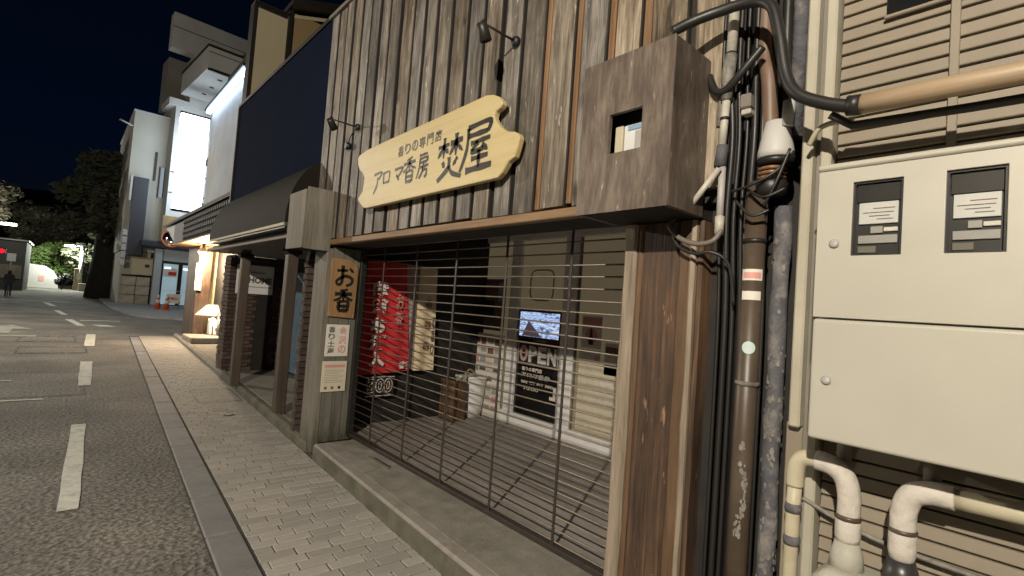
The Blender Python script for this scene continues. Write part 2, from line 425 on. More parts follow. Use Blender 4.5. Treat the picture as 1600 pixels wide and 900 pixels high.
M['bluewhite'] = plain("blue_white_panel", (.42, .47, .52), .6, var=.06)
M['bluefascia'] = plain("slate_canopy", (.05, .06, .075), .5, var=.1)
M['bark'] = plain("bark", (.02, .017, .014), .95, var=.3, scale=6, bump=.8, bscale=20)
M['leaf'] = plain("leaf", (.10, .16, .045), .6, var=.4, scale=3)
M['leaf_dark'] = plain("leaf_dark", (.085, .095, .06), .7, var=.4, scale=3)
M['leaf_grey'] = plain("leaf_grey", (.2, .185, .13), .7, var=.4, scale=3)
M['hill'] = plain("hill_ground", (.02, .025, .018), .95, var=.3, scale=.2)
M['orange'] = plain("cone_orange", (.62, .10, .03), .5, var=.08)
M['reflect'] = plain("cone_white", (.7, .68, .64), .4, var=.05)
M['cloth_dark'] = plain("dark_coat", (.02, .019, .022), .9, var=.3)
M['skin'] = plain("skin", (.32, .2, .14), .6, var=.05)
M['glass'] = glass("clear_glass", (.97, .97, .96), .05)
M['darkglass'] = plain("dark_glass", (.012, .012, .012), .06, var=.1)
M['mirror'] = plain("mirror_glass", (.55, .58, .6), .08, metal=1.0, var=.02)

# ------------------------------------------------------------------ lettering
def text_polys(body, offset=0.0):
    cu = bpy.data.curves.new("lettering", 'FONT'); cu.body = body; cu.size = 1.0; cu.offset = offset; cu.resolution_u = 3
    ob = bpy.data.objects.new("lettering", cu); COL.objects.link(ob)
    dg = bpy.context.evaluated_depsgraph_get()
    me = bpy.data.meshes.new_from_object(ob.evaluated_get(dg))
    vs = [Vector(v.co) for v in me.vertices]; fs = [tuple(p.vertices) for p in me.polygons]
    bpy.data.objects.remove(ob); bpy.data.curves.remove(cu); bpy.data.meshes.remove(me)
    return vs, fs

def put_text(mb, body, o, u, v, w_, h_, offset=.02, vertical=False):
    """flat print filling a w_ x h_ box whose lower left corner is o, along u and v"""
    o, u, v = Vector(o), Vector(u), Vector(v)
    if vertical:
        n = len(body); ch = h_ / n
        for i, c in enumerate(body):
            put_text(mb, c, o + v * (ch * (n - 1 - i) + ch * .06), u, v, w_, ch * .88, offset)
        return
    vs, fs = text_polys(body, offset)
    if not vs: return
    x0 = min(p.x for p in vs); x1 = max(p.x for p in vs); y0 = min(p.y for p in vs); y1 = max(p.y for p in vs)
    mb.add([o + u * ((p.x - x0) / max(1e-6, x1 - x0) * w_) + v * ((p.y - y0) / max(1e-6, y1 - y0) * h_) for p in vs], fs)

GLYPH = {
 'ア': [[(.08, .86), (.88, .9), (.8, .74), (.58, .6)], [(.5, .7), (.44, .35), (.12, .0)]],
 'ロ': [[(.14, .88), (.17, .08)], [(.14, .86), (.86, .88), (.82, .08)], [(.16, .14), (.84, .14)]],
 'マ': [[(.06, .86), (.92, .88), (.72, .6), (.42, .38)], [(.26, .52), (.6, .18)]],
 '香': [[(.7, .99), (.3, .89)], [(.06, .76), (.94, .79)], [(.5, .92), (.5, .46)], [(.47, .75), (.28, .55), (.03, .45)], [(.53, .75), (.72, .58), (.98, .5)], [(.28, .42), (.28, .0)], [(.28, .41), (.74, .42), (.74, .0)], [(.3, .22), (.72, .22)], [(.3, .02), (.74, .02)]],
 '房': [[(.18, .95), (.86, .96)], [(.22, .8), (.86, .81), (.84, .64)], [(.22, .64), (.85, .65)], [(.23, .8), (.19, .4), (.0, .02)], [(.55, .6), (.58, .5)], [(.3, .45), (.98, .48)], [(.52, .46), (.46, .22), (.22, .0)], [(.5, .3), (.84, .31), (.8, .05), (.66, .06)]],
 '焚': [[(.03, .78), (.47, .8)], [(.27, .98), (.26, .5)], [(.26, .78), (.03, .54)], [(.28, .75), (.45, .6)], [(.52, .8), (.98, .83)], [(.74, 1.0), (.74, .5)], [(.72, .78), (.5, .54)], [(.76, .77), (1.0, .56)], [(.24, .42), (.32, .28)], [(.82, .45), (.66, .28)], [(.5, .5), (.46, .24), (.06, .0)], [(.5, .3), (.64, .12), (1.0, .0)]],
 '屋': [[(.2, .95), (.88, .98), (.84, .76)], [(.22, .77), (.84, .78)], [(.22, .95), (.19, .48), (.0, .04)], [(.32, .6), (.92, .63)], [(.56, .6), (.36, .42), (.74, .43)], [(.68, .53), (.86, .38)], [(.36, .26), (.88, .28)], [(.6, .42), (.6, .05)], [(.2, .03), (1.0, .06)]],
 'お': [[(.08, .72), (.62, .76)], [(.36, .98), (.35, .2), (.16, .06), (.1, .24), (.5, .48), (.86, .38), (.84, .14), (.58, .02)], [(.7, .86), (.94, .68)]],
}
def brush(mb, ch, o, u, v, w_, h_, wid=.085):
    """a brush-written character: tapered strokes"""
    o, u, v = Vector(o), Vector(u), Vector(v)
    rnd = random.Random(hash(ch) % 1000 if False else ord(ch))
    for st in GLYPH[ch]:
        pts = smooth_path([(x, y, 0) for x, y in st], 7)
        n = len(pts)
        base = wid * 1.38 * rnd.uniform(.8, 1.25)
        L_, R_ = [], []
        for i, p in enumerate(pts):
            t = (pts[min(i + 1, n - 1)] - pts[max(i - 1, 0)])
            t = Vector((t.x * w_, t.y * h_, 0)).normalized()
            nn = Vector((-t.y, t.x, 0))
            f = i / (n - 1)
            wd = base * (1.15 - .35 * math.sin(math.pi * min(1, f * 1.6)) if f < .6 else 1.0 - .75 * (f - .6) / .4 * (1 if len(st) == 2 and abs(st[0][1] - st[1][1]) > .12 else .25))
            c = Vector((p.x * w_, p.y * h_, 0))
            s = (w_ + h_) * .5
            L_.append(c + nn * wd * s * .5); R_.append(c - nn * wd * s * .5)
        vs = [o + u * q.x + v * q.y for q in L_ + R_]
        mb.add(vs, [(i, i + 1, n + i + 1, n + i) for i in range(n - 1)])

UY, UX, UZ = Vector((0, -1, 0)), Vector((1, 0, 0)), Vector((0, 0, 1))   # reading direction on street-facing / camera-facing walls
YAWK = R(-2.836)                                                         # kerb line against the house fronts
KX, KY = Vector((math.cos(-YAWK), -math.sin(-YAWK), 0)), Vector((math.sin(-YAWK), math.cos(-YAWK), 0))
def kp(p, k, z=0.0):
    q = KX * p + KY * k
    return (q.x, q.y, z)

# ------------------------------------------------------------------ ground, road, pavement
g = MB().quad((-260, -120, -.03), (260, -120, -.03), (260, 420, -.03), (-260, 420, -.03)).build("road", M['asphalt'])
tag(g, kind='structure')

def structure(o): return tag(o, kind='structure')

pave = bpy.data.objects.new("pavement", MB().box(.835, 1.715, -1.5, 18.35, -.2, -.009).mesh("pavement", M['joint']))
link(pave); pave.rotation_euler = (0, 0, YAWK); structure(pave)
RW, BL = .0955, .2175
pm = [MB().cbox(-.1055 + random.uniform(-.001, .001), .1055, -.0425, .0425, -.03, 0, .004).mesh("paver", M['paver']) for _ in range(4)]
half = MB().cbox(-.0515, .0515, -.0445, .0445, -.03, 0, .004).mesh("paver_half", M['paver'])
far_field = MB()
n_ind = 0
k = 1.75
row = 0
while k < 18.3:
    off = [0.0, .5, .18, .68][row % 4] * BL if row % 3 else [.3, .8][row % 2] * BL
    p = .84 - off
    while p < 1.70:
        a, b = max(p, .84), min(p + BL, 1.70)
        if b - a > .02:
            cx, wd = (a + b) / 2, b - a
            z = random.uniform(-.0022, .0022)
            if k < 8.6 and n_ind < 298:
                o = obj("paver", pm[random.randrange(4)], pave, (cx, k, z), (random.uniform(-.006, .006), random.uniform(-.006, .006), random.uniform(-.006, .006)))
                o.scale.x = (wd - .009) / .211; n_ind += 1
            else:
                far_field.box(a + .0045, b - .0045, k - .0425, k + .0425, -.03, z)
        p += BL
    k += RW; row += 1
ff = far_field.build("paver", M['paver'], pave, world=False); tag(ff, kind='stuff')

kerb = bpy.data.objects.new("kerb", MB().box(.62, .836, -1.5, 18.35, -.2, -.012).mesh("kerb", M['joint']))
link(kerb); kerb.rotation_euler = (0, 0, YAWK); structure(kerb)
ks = MB().cbox(-.102, .100, -.367, .367, -.09, 0, .009).mesh("kerb_stone", M['kerb'])
k = -.4
while k < 18.2:
    obj("kerb_stone", ks, kerb, (.727, k, random.uniform(-.002, .003)), (0, random.uniform(-.008, .008), random.uniform(-.003, .003)))
    k += .752

# painted dashes and other road markings
def marking(name, pts, z=-.022, mat='paint_white'):
    o = MB().add([(x, y, z) for x, y in pts], [tuple(range(len(pts)))]).build(name, M[mat]); return structure(o)
for (x0, x1, ya, x2, x3, yb) in ((.083, .206, 4.67, .186, .306, 7.34), (.27, .425, 9.94, .356, .537, 12.76), (.47, .665, 15.64, .587, .79, 18.85)):
    n = 7
    L_ = [(x0 + (x2 - x0) * i / n + random.uniform(-.006, .006), ya + (yb - ya) * i / n) for i in range(n + 1)]
    R_ = [(x1 + (x3 - x1) * i / n + random.uniform(-.006, .006), ya + (yb - ya) * i / n) for i in range(n + 1)]
    marking("road_dash", L_ + R_[::-1])
marking("road_dash", [(.44, 22.05), (.64, 22.05), (.33, 25.2), (.12, 25.2)])
marking("road_dash", [(.02, 28.0), (.22, 28.0), (-.08, 31.3), (-.28, 31.3)])
marking("road_dash", [(-.45, 35.5), (-.2, 35.5), (-.6, 39.5), (-.85, 39.5)])
marking("stop_line", [(-3.6, 17.75), (-.43, 17.9), (-.43, 18.3), (-3.6, 18.15)], mat='faded_paint')
marking("road_arrow", [(-1.4, 18.9), (-1.0, 18.9), (-1.0, 20.3), (-.55, 20.2), (-1.1, 21.8), (-1.7, 20.6), (-1.35, 20.4)], mat='faded_paint')
marking("crossing_mark", [(.55, 24.6), (1.75, 24.7), (1.75, 25.0), (.55, 25.0)])
marking("crossing_mark", [(1.0, 21.9), (1.45, 21.9), (1.25, 22.7), (.8, 22.7)])
marking("far_road_line", [(-3.2, 41), (.4, 41), (.3, 41.8), (-3.2, 41.8)], mat='faded_paint')
for y in (8.95, 10.6):
    marking("bay_line", [(-1.6, y - .0), (-.08 - (y > 10) * .4, y), (-.08 - (y > 10) * .4, y + .07), (-1.6, y + .09)])
# dark sealed loops cut into the road
def loop(x0, x1, y0, y1, w_=.035):
    m = MB()
    z = -.0235
    for a in ((x0, x1, y0, y0 + w_ * 3), (x0, x1, y1 - w_ * 3, y1), (x0, x0 + w_, y0 + w_ * 3, y1 - w_ * 3), (x1 - w_, x1, y0 + w_ * 3, y1 - w_ * 3)):
        m.quad((a[0], a[2], z), (a[1], a[2], z), (a[1], a[3], z), (a[0], a[3], z))
    structure(m.build("road_loop", M['black']))
loop(-.65, .5, 14.2, 15.5)
loop(-.75, .35, 16.6, 18.1)
# patch outline on the near lane
loop(-1.6, .35, 9.2, 11.5, .012)

# far corner pavement beyond the crossing street
far_p = [(2.15, 60), (2.05, 46), (2.0, 33), (2.3, 29.4), (2.9, 27.7), (4.2, 26.6), (9, 26.0), (30, 26), (30, 60)]
structure(MB().prism([(x, y, -.1) for x, y in far_p], (0, 0, .16)).build("far_pavement", plain("pale_pavement", (.26, .27, .28), .7, var=.12, scale=2, dirt=(.17, .17, .17), dirt_amt=.5)))
# gently rising open ground at the end of the street
structure(MB().add([(-60, 95, -.02), (40, 88, -.02), (60, 200, 1.6), (-90, 200, 1.6)], [(0, 1, 2, 3)]).build("far_ground", plain("pale_ground", (.3, .28, .23), .9, var=.15, scale=.3)))

# inspection cover frame let into the pavement, and a dark valve lid
cv = MB()
for a in ((1.10, 1.66, 8.05, 8.075), (1.10, 1.66, 9.05, 9.075), (1.10, 1.125, 8.075, 9.05), (1.635, 1.66, 8.075, 9.05)):
    c4 = [kp(a[0], a[2], .0075), kp(a[1], a[2], .0075), kp(a[1], a[3], .0075), kp(a[0], a[3], .0075)]
    cv.quad(*c4)
t = thing("inspection_cover", "paver-filled inspection cover with thin metal rim set in the pavement", "cover", kp(1.4, 8.5))
cv.build("cover_rim", M['greypanel'], t)
lm = MB().lathe([(.075, .003), (.07, .007)], (0, 0, 0), 14)
lid = obj("valve_lid", lm.mesh("valve_lid", M['black']), None, kp(1.33, 7.2, .005))
tag(lid, "small round black valve lid in the pavement", "lid")

# low stone step along the fronts
step = MB()
def kbox(mb, p0, p1, k0, k1, z0, z1, c=.012):
    m2 = MB().cbox(p0, p1, k0, k1, z0, z1, c)
    mb.add([tuple(KX * x + KY * y + UZ * z) for x, y, z in m2.v], m2.f)
st = thing("shop_step", "concrete doorstep slab with pale worn edge in front of the shuttered shop", "step", kp(1.8, 2.2))
kbox(step, 1.70, 1.80, -1.2, 5.02, -.05, .15, .014)
step.build("step_edge", M['concrete_light'], st)
m = MB(); kbox(m, 1.694, 1.699, -1.2, 5.02, -.05, .128, .001); m.build("step_riser", M['concrete_mossy'], st)
m = MB(); kbox(m, 1.80, 2.9, -1.2, 5.02, -.05, .148, .002); m.build("step_top", M['concrete'], st)
m = MB(); m.cbox(2.0, 2.12, 3.95, 4.55, .149, .153, .001); o = m.build("step_patch", M['concrete_light'], st)
m = MB(); m.cbox(2.2, 2.235, 3.92, 4.3, .149, .16, .002); m.build("metal_strip", M['greypanel'], st)
m = MB(); m.cbox(2.237, 2.26, 3.95, 4.25, .149, .155, .001); m.build("slot", M['black'], st)
bs = thing("entrance_kerb", "rounded low concrete kerb in front of the brick entrance and lit doorway", "kerb", kp(1.75, 10))
m = MB(); kbox(m, 1.70, 1.83, 5.3, 10.2, -.05, .105, .035); m.build("kerb_length", M['concrete_mossy'], bs)
m = MB(); kbox(m, 1.70, 1.83, 10.21, 18.4, -.05, .105, .035); m.build("kerb_length", M['concrete'], bs)
m = MB(); kbox(m, 1.831, 3.9, 5.45, 18.4, -.05, .085, .01); m.build("entrance_floor", M['concrete'], bs)

# ------------------------------------------------------------------ the wooden shop
shop = thing("wooden_shop", "two-storey shop clad in weathered upright boards with a shuttered entrance", "shop", (2.02, 3.2, 0))
# backing wall behind the boards and the shell of the porch
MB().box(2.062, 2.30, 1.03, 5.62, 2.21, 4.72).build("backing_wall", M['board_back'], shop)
y = 5.60
bi = 0
edges = []
while y > 1.12:
    wd = random.uniform(.148, .192)
    orange = 1.3 < y - wd < 2.3
    gap = random.uniform(.05, .068) if orange else random.uniform(.026, .05)
    zb = 2.20 + random.uniform(-.012, .014)
    x0 = 2.012 + random.uniform(-.006, .008)
    b = MB()
    # slightly bowed and waney edge: board built from four stacked lengths
    n = 9
    vs, fs = [], []
    lft = [y + random.uniform(-.004, .004) for _ in range(n)]; rgt = [y - wd + random.uniform(-.004, .004) for _ in range(n)]
    for i in range(n):
        z = zb + (4.715 - zb) * i / (n - 1)
        c = .006
        vs += [(x0 + .045, lft[i], z), (x0 + c, lft[i], z), (x0, lft[i] - c, z), (x0, rgt[i] + c, z), (x0 + c, rgt[i], z), (x0 + .045, rgt[i], z)]
    for i in range(n - 1):
        for j in range(5):
            fs.append((i * 6 + j, i * 6 + j + 1, (i + 1) * 6 + j + 1, (i + 1) * 6 + j))
    fs.append(tuple(range(6))); fs.append(tuple((n - 1) * 6 + j for j in range(6)))
    b.add(vs, fs)
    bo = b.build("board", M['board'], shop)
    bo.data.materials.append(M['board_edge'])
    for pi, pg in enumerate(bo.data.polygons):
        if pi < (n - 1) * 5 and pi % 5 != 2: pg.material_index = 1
    y -= wd
    if gap > .028:
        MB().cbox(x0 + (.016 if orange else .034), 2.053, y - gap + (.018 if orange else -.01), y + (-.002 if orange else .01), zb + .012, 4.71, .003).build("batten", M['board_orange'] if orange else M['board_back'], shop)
    y -= gap; bi += 1
MB().cbox(1.98, 2.32, 1.0, 5.66, 4.718, 4.76, .004).build("parapet_cap", M['greypanel'], shop)
MB().cbox(1.995, 2.06, 1.45, 5.46, 2.135, 2.188, .005).build("lintel_trim", M['trim'], shop)
MB().cbox(2.064, 2.36, 1.0, 5.46, 2.14, 2.205, .004).build("lintel_beam", M['blackwood'], shop)
MB().box(2.362, 2.42, 1.3, 5.46, 2.19, 2.5).build("head_panel", M['blackwood'], shop)
MB().box(2.30, 6.6, 1.0, 5.6, 4.2, 4.7).build("roof", M['black'], shop)
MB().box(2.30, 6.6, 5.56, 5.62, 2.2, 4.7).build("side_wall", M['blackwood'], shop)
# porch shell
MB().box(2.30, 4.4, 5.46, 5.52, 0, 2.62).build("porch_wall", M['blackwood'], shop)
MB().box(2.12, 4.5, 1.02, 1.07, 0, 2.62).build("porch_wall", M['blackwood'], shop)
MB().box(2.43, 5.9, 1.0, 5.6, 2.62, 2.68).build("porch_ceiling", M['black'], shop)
fl = MB()
for i in range(13):
    x0 = 2.44 + i * .15
    MB().cbox(x0 + .002, x0 + .148, 1.07, 5.46, .05, .152 + random.uniform(-.0008, .0008), .002).build("floor_plank", M['floor'], shop)

# stub wall with the boxed head at the left end of the front
sw = thing("end_wall", "narrow grey timber end wall carrying the plaque, left of the shutter", "wall", (2.2, 5.25, 0))
MB().cbox(1.985, 2.055, 5.105, 5.44, 0, 2.10, .006).build("corner_post", M['mossypost'], sw)
for i in range(3):
    x0 = 2.059 + i * .112
    MB().cbox(x0, x0 + .108, 5.11 + .003 * (i % 2), 5.15, .1, 2.12, .003).build("plank", M['stubwood'], sw)
MB().box(2.059, 2.40, 5.152, 5.44, .1, 2.12).build("core", M['blackwood'], sw)
hb = thing("boxed_eave_end", "grey timber box closing the eave end above the end wall", "wooden box", (1.83, 5.3, 2.07))
MB().cbox(1.715, 1.735, 5.1, 5.58, 2.07, 2.66, .003).build("front_panel", M['greywood'], hb)
MB().cbox(1.737, 2.005, 5.1, 5.125, 2.065, 2.69, .003).build("side_panel", M['greywood'], hb)
MB().cbox(1.737, 2.0, 5.127, 5.58, 2.08, 2.64, .003).build("core", M['blackwood'], hb)

# the wide charred post right of the shutter
po = thing("timber_post", "wide rust-brown timber post with pale worn edges beside the shutter", "post", (2.1, 1.25, 0))
def waney(name, y0, y1, x0, x1, z0, z1, mat, amp=.006):
    n = 12; vs = []; fs = []
    for i in range(n):
        z = z0 + (z1 - z0) * i / (n - 1)
        a, b = y1 + random.uniform(-amp, amp), y0 + random.uniform(-amp, amp)
        xx = x0 + random.uniform(0, .003)
        vs += [(x1, a, z), (xx + .012, a, z), (xx, a - .012, z), (xx, b + .012, z), (xx + .012, b, z), (x1, b, z)]
    for i in range(n - 1):
        for j in range(5): fs.append((i * 6 + j, i * 6 + j + 1, (i + 1) * 6 + j + 1, (i + 1) * 6 + j))
    fs += [tuple(range(6)), tuple((n - 1) * 6 + j for j in range(6))]
    MB().add(vs, fs).build(name, M[mat], po)
waney("pale_edge", 1.378, 1.452, 2.0, 2.2, .1, 2.06, 'paleedge', .004)
waney("rust_strip", 1.352, 1.380, 2.010, 2.2, .1, 2.06, 'rust', .003)
waney("charred_board", 1.165, 1.354, 2.014, 2.2, .1, 2.06, 'charred', .002)
waney("rust_strip", 1.108, 1.167, 2.012, 2.2, .1, 2.06, 'rust', .003)
waney("pale_edge", 1.084, 1.110, 2.004, 2.2, .1, 2.06, 'paleedge', .004)
waney("grey_edge", 1.060, 1.085, 2.022, 2.25, .1, 2.06, 'charred', .003)
MB().cbox(2.03, 2.2, 1.07, 1.44, 2.065, 2.138, .003).build("post_head", M['blackwood'], po)

# lattice shutter: thin horizontal bars on upright rods
gr = thing("lattice_shutter", "closed see-through roller shutter of thin horizontal bars across the shop front", "shutter", (2.37, 3.2, .15))
barm = MB().tube([(0, -1.80, 0), (0, 1.80, 0)], .0054, 8).mesh("bar", M['bar'])
z = .205
while z < 2.16:
    obj("bar", barm, gr, (0, 3.23 - 3.2 + random.uniform(-.002, .002), z - .15 + random.uniform(-.002, .002)), (random.uniform(-.0012, .0012), 0, 0)); z += .0745
rodm = MB().cbox(-.008, -.0015 + .004, -.009, .009, 0, 2.02, .002).mesh("rod", M['bar_dark'])
for y in (1.48, 2.1, 2.72, 3.34, 3.96, 4.58):
    obj("rod", rodm, gr, (-.009, y - 3.2, 0.005))
MB().cbox(2.345, 2.40, 1.40, 5.03, .149, .185, .004).build("bottom_rail", M['bar_dark'], gr)
MB().cbox(2.335, 2.40, 5.04, 5.09, .15, 2.14, .004).build("guide_rail", M['darkmetal'], gr)
MB().cbox(2.335, 2.41, 1.38, 1.43, .15, 2.14, .004).build("guide_rail", M['darkmetal'], gr)

# wooden name board
out = [(4.448, 2.904), (4.41, 2.93), (4.263, 2.952), (3.9, 2.962), (3.269, 2.971), (2.555, 2.986), (2.489, 2.973), (2.43, 2.945), (2.39, 2.911), (2.379, 2.884), (2.40, 2.865), (2.444, 2.85), (2.456, 2.818), (2.43, 2.785), (2.386, 2.742), (2.322, 2.698), (2.25, 2.68), (2.211, 2.66), (2.195, 2.632), (2.21, 2.58), (2.231, 2.522), (2.285, 2.503), (2.337, 2.443), (2.378, 2.416), (3.144, 2.412), (4.191, 2.408), (4.25, 2.42), (4.293, 2.447), (4.35, 2.485), (4.373, 2.52), (4.335, 2.545), (4.29, 2.575), (4.281, 2.631), (4.271, 2.694), (4.32, 2.745), (4.392, 2.785), (4.43, 2.84)]
sg = thing("name_board", "pale wooden name board with black brush lettering on the board cladding", "sign", (1.96, 3.3, 2.4))
MB().prism([(1.932, y, z) for y, z in out], (.045, 0, 0)).build("sign_board", M['signwood'], sg, bevel=.008)
MB().cbox(1.979, 2.008, 2.6, 2.68, 2.45, 2.9, .002).build("bracket", M['black'], sg)
MB().cbox(1.979, 2.008, 3.95, 4.03, 2.45, 2.9, .002).build("bracket", M['black'], sg)
XF = 1.9295
for ch, (yl, yr, zb, zt), wd in (('ア', (4.082, 3.915, 2.52, 2.715), .10), ('ロ', (3.915, 3.775, 2.578, 2.69), .11), ('マ', (3.71, 3.565, 2.555, 2.695), .11), ('香', (3.57, 3.372, 2.545, 2.74), .085), ('房', (3.355, 3.19, 2.548, 2.735), .085), ('焚', (3.077, 2.768, 2.488, 2.80), .082), ('屋', (2.785, 2.448, 2.5, 2.815), .088)):
    b = MB(); brush(b, ch, (XF, yl, zb), UY, UZ, yl - yr, zt - zb, wd); b.build("character", M['ink'], sg)
for i, ch in enumerate("香りの専門店"):
    b = MB(); put_text(b, ch, (XF, 3.67 - i * .108, 2.772 + i * .003), UY, UZ, .088, .088, .018); b.build("character", M['greyprint'], sg)

# two small black spotlights on short arms
def wall_lamp(y, z, label, tilt):
    t = thing("wall_spotlight", label, "spotlight", (2.01, y, z), group="spotlights over the name board")
    m = MB().lathe([(.0, 0), (.033, 0), (.036, -.012), (.026, -.03), (.012, -.034)], (0, 0, 0), 14, 'x'); obj("wall_plate", m.mesh("wall_plate", M['black']), t, (-.002, 0, 0))
    m = MB().tube([(-.03, 0, 0), (-.12, .002, .002), (-.27, .0, .004)], .0075, 8); obj("arm", m.mesh("arm", M['black']), t)
    m = MB().tube([(-.27, 0, .018), (-.275, .0, -.02)], .016, 10); obj("joint", m.mesh("joint", M['black']), t)
    hm = MB().lathe([(.014, .012), (.03, .008), (.034, -.02), (.038, -.095), (.030, -.098), (.026, -.06)], (0, 0, 0), 14)
    h = obj("lamp_head", hm.mesh("lamp_head", M['darkmetal']), t, (-.285, 0, -.01), tilt)
    return t
wall_lamp(2.375, 3.305, "black wall spotlight near the top, upper right of the name board", (0, R(-22), R(-10)))
wall_lamp(4.667, 3.267, "black wall spotlight left of the name board", (0, R(-50), R(30)))
sk = thing("junction_box", "small round black junction box under the left spotlight", "junction box", (2.0, 4.83, 3.11))
MB().lathe([(.035, 0), (.04, -.02), (.03, -.045)], (2.005, 4.83, 3.11), 12, 'x').build("housing", M['black'], sk)
MB().tube(smooth_path([(1.99, 4.83, 3.14), (1.985, 4.78, 3.2), (1.99, 4.69, 3.25)]), .006, 6).build("lead", M['cable'], sk)

# wooden box with square peephole, upper right
wb = thing("wooden_wall_box", "brown weathered wooden box with a square hole on the shop front", "box", (1.87, 1.29, 2.06))
x0, x1, y0, y1, z0, z1 = 1.72, 2.01, 1.06, 1.525, 2.065, 2.755
hy0, hy1, hz0, hz1 = 1.198, 1.366, 2.322, 2.497
m = MB()   # front board with the hole: four pieces welded in one ring
for a in ((y0, hy0, z0, z1), (hy1, y1, z0, z1), (hy0, hy1, z0, hz0), (hy0, hy1, hz1, z1)):
    m.quad((x0, a[0], a[2]), (x0, a[1], a[2]), (x0, a[1], a[3]), (x0, a[0], a[3]))
for a, b in (((hy0, hz0), (hy1, hz0)), ((hy1, hz0), (hy1, hz1)), ((hy1, hz1), (hy0, hz1)), ((hy0, hz1), (hy0, hz0))):
    m.quad((x0, a[0], a[1]), (x0, b[0], b[1]), (x0 + .02, b[0], b[1]), (x0 + .02, a[0], a[1]))
m.build("front_board", M['boxwood'], wb)
MB().cbox(x0 + .002, x1, y0, y0 + .022, z0 + .002, z1 - .002, .002).build("side_board", M['boxwood'], wb)
MB().cbox(x0 + .002, x1, y1 - .022, y1, z0 + .002, z1 - .002, .002).build("side_board", M['boxwood'], wb)
MB().cbox(x0 + .002, x1, y0 + .024, y1 - .024, z1 - .024, z1 - .004, .002).build("top_board", M['boxwood'], wb)
MB().cbox(x0 + .002, x1, y0 + .024, y1 - .024, z0 + .004, z0 + .024, .002).build("bottom_board", M['blackwood'], wb)
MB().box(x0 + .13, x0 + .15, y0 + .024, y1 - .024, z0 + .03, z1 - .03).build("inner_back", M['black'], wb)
dv = thing("meter_in_box", "small meter glimpsed inside the square hole of the wooden box", "meter", (1.8, 1.28, 2.33))
MB().cbox(1.765, 1.83, 1.325, 1.365, 2.30, 2.455, .003).build("casing", M['creampipe'], dv)
MB().cbox(1.775, 1.83, 1.15, 1.323, 2.30, 2.455, .003).build("meter_face", M['meterwhite'], dv)
MB().cbox(1.765, 1.774, 1.16, 1.30, 2.43, 2.448, .002).build("bright_rim", emit("glow_meter_rim", (.65, .85, 1), .5), dv)  # bright edge put in as emission; the rim is no lamp
MB().cbox(1.767, 1.774, 1.18, 1.262, 2.335, 2.42, .002).build("display", M['metergrey'], dv)

# ------------------------------------------------------------------ inside the porch
def cloth(name, x0, x1, xb0, xb1, zt, zb0, zb1, y, mat, parent, amp=.015, waves=2.5, ph=0):
    nx, nz = 16, 14; vs = []; fs = []
    for j in range(nz + 1):
        f = j / nz
        for i in range(nx + 1):
            u = i / nx
            x = (x0 + (x1 - x0) * u) * (1 - f) + (xb0 + (xb1 - xb0) * u) * f
            z = zt + ((zb0 + (zb1 - zb0) * u) - zt) * f
            vs.append((x, y + amp * (.3 + f) * math.sin(u * waves * 6.28 + ph + f), z))
    for j in range(nz):
        for i in range(nx):
            a = j * (nx + 1) + i; fs.append((a, a + 1, a + nx + 2, a + nx + 1))
    b = MB().add(vs, fs, True)
    vb = [(p[0], p[1] + .002, p[2]) for p in vs]; b.add(vb, [f[::-1] for f in fs], True)
    return b.build(name, M[mat], parent)

bn = thing("shop_curtain", "split cloth curtain, red panels beside cream panels, hung behind the shutter", "curtain", (3.0, 5.36, .75))
MB().tube([(2.5, 5.36, 2.06), (3.62, 5.36, 2.06)], .012, 8).build("curtain_rod", M['brownpost'], bn)
cloth("red_panel", 2.56, 2.845, 2.56, 2.885, 2.05, .73, .75, 5.36, 'banner_red', bn, .007, 1.2)
cloth("red_panel", 2.84, 3.06, 2.88, 3.20, 2.05, .75, .77, 5.355, 'banner_red', bn, .009, 1.2, 1)
cloth("mauve_panel", 3.07, 3.24, 3.2, 3.3, 2.05, .78, .78, 5.37, 'banner_mauve', bn, .012, 1)
cloth("cream_panel", 3.25, 3.50, 3.25, 3.54, 2.05, .77, .77, 5.355, 'banner_cream', bn, .012, 1.2, 2)
for i, ch in enumerate("献煎お酒入"):
    b = MB(); put_text(b, ch, (2.635 + .004 * i, 5.335, 1.64 - i * .195 - (.03 if i > 1 else 0)), UX, UZ, .20, .175, .06); b.build("character", M['white_print'], bn)
b = MB(); put_text(b, "香房", (3.03, 5.318, .80), UX, UZ, .16, .09, .05); b.build("white_lettering", M['white_print'], bn)
b = MB(); put_text(b, "お茶", (2.94, 5.318, 1.3), UX, UZ, .1, .4, .02, True); b.build("pink_lettering", M['pinkprint'], bn)
for i in range(3):
    b = MB(); put_text(b, "香", (3.35, 5.334, 1.55 - i * .26), UX, UZ, .1, .1, .02); b.build("character", M['brownprint'], bn)
b = MB(); put_text(b, "の香り", (3.46, 5.334, .95), UX, UZ, .055, .5, .02, True); b.build("grey_lettering", M['greyprint'], bn)

pl = thing("number_plate_sign", "black plate with white outlined figures 300 under the red curtain", "sign", (2.8, 5.38, .48))
MB().cbox(2.65, 3.03, 5.37, 5.39, .47, .72, .01).build("plate", M['black'], pl)
b = MB(); put_text(b, "300", (2.68, 5.367, .52), UX, UZ, .32, .17, .055); b.build("figures", M['white_print'], pl)
b = MB(); put_text(b, "300", (2.69, 5.365, .532), UX, UZ, .30, .146, .008); b.build("figure_core", M['black'], pl)
for a in ((2.66, 3.02, .483, .49), (2.66, 3.02, .702, .709)):
    MB().box(a[0], a[1], 5.364, 5.368, a[2], a[3]).build("border", M['white_print'], pl)

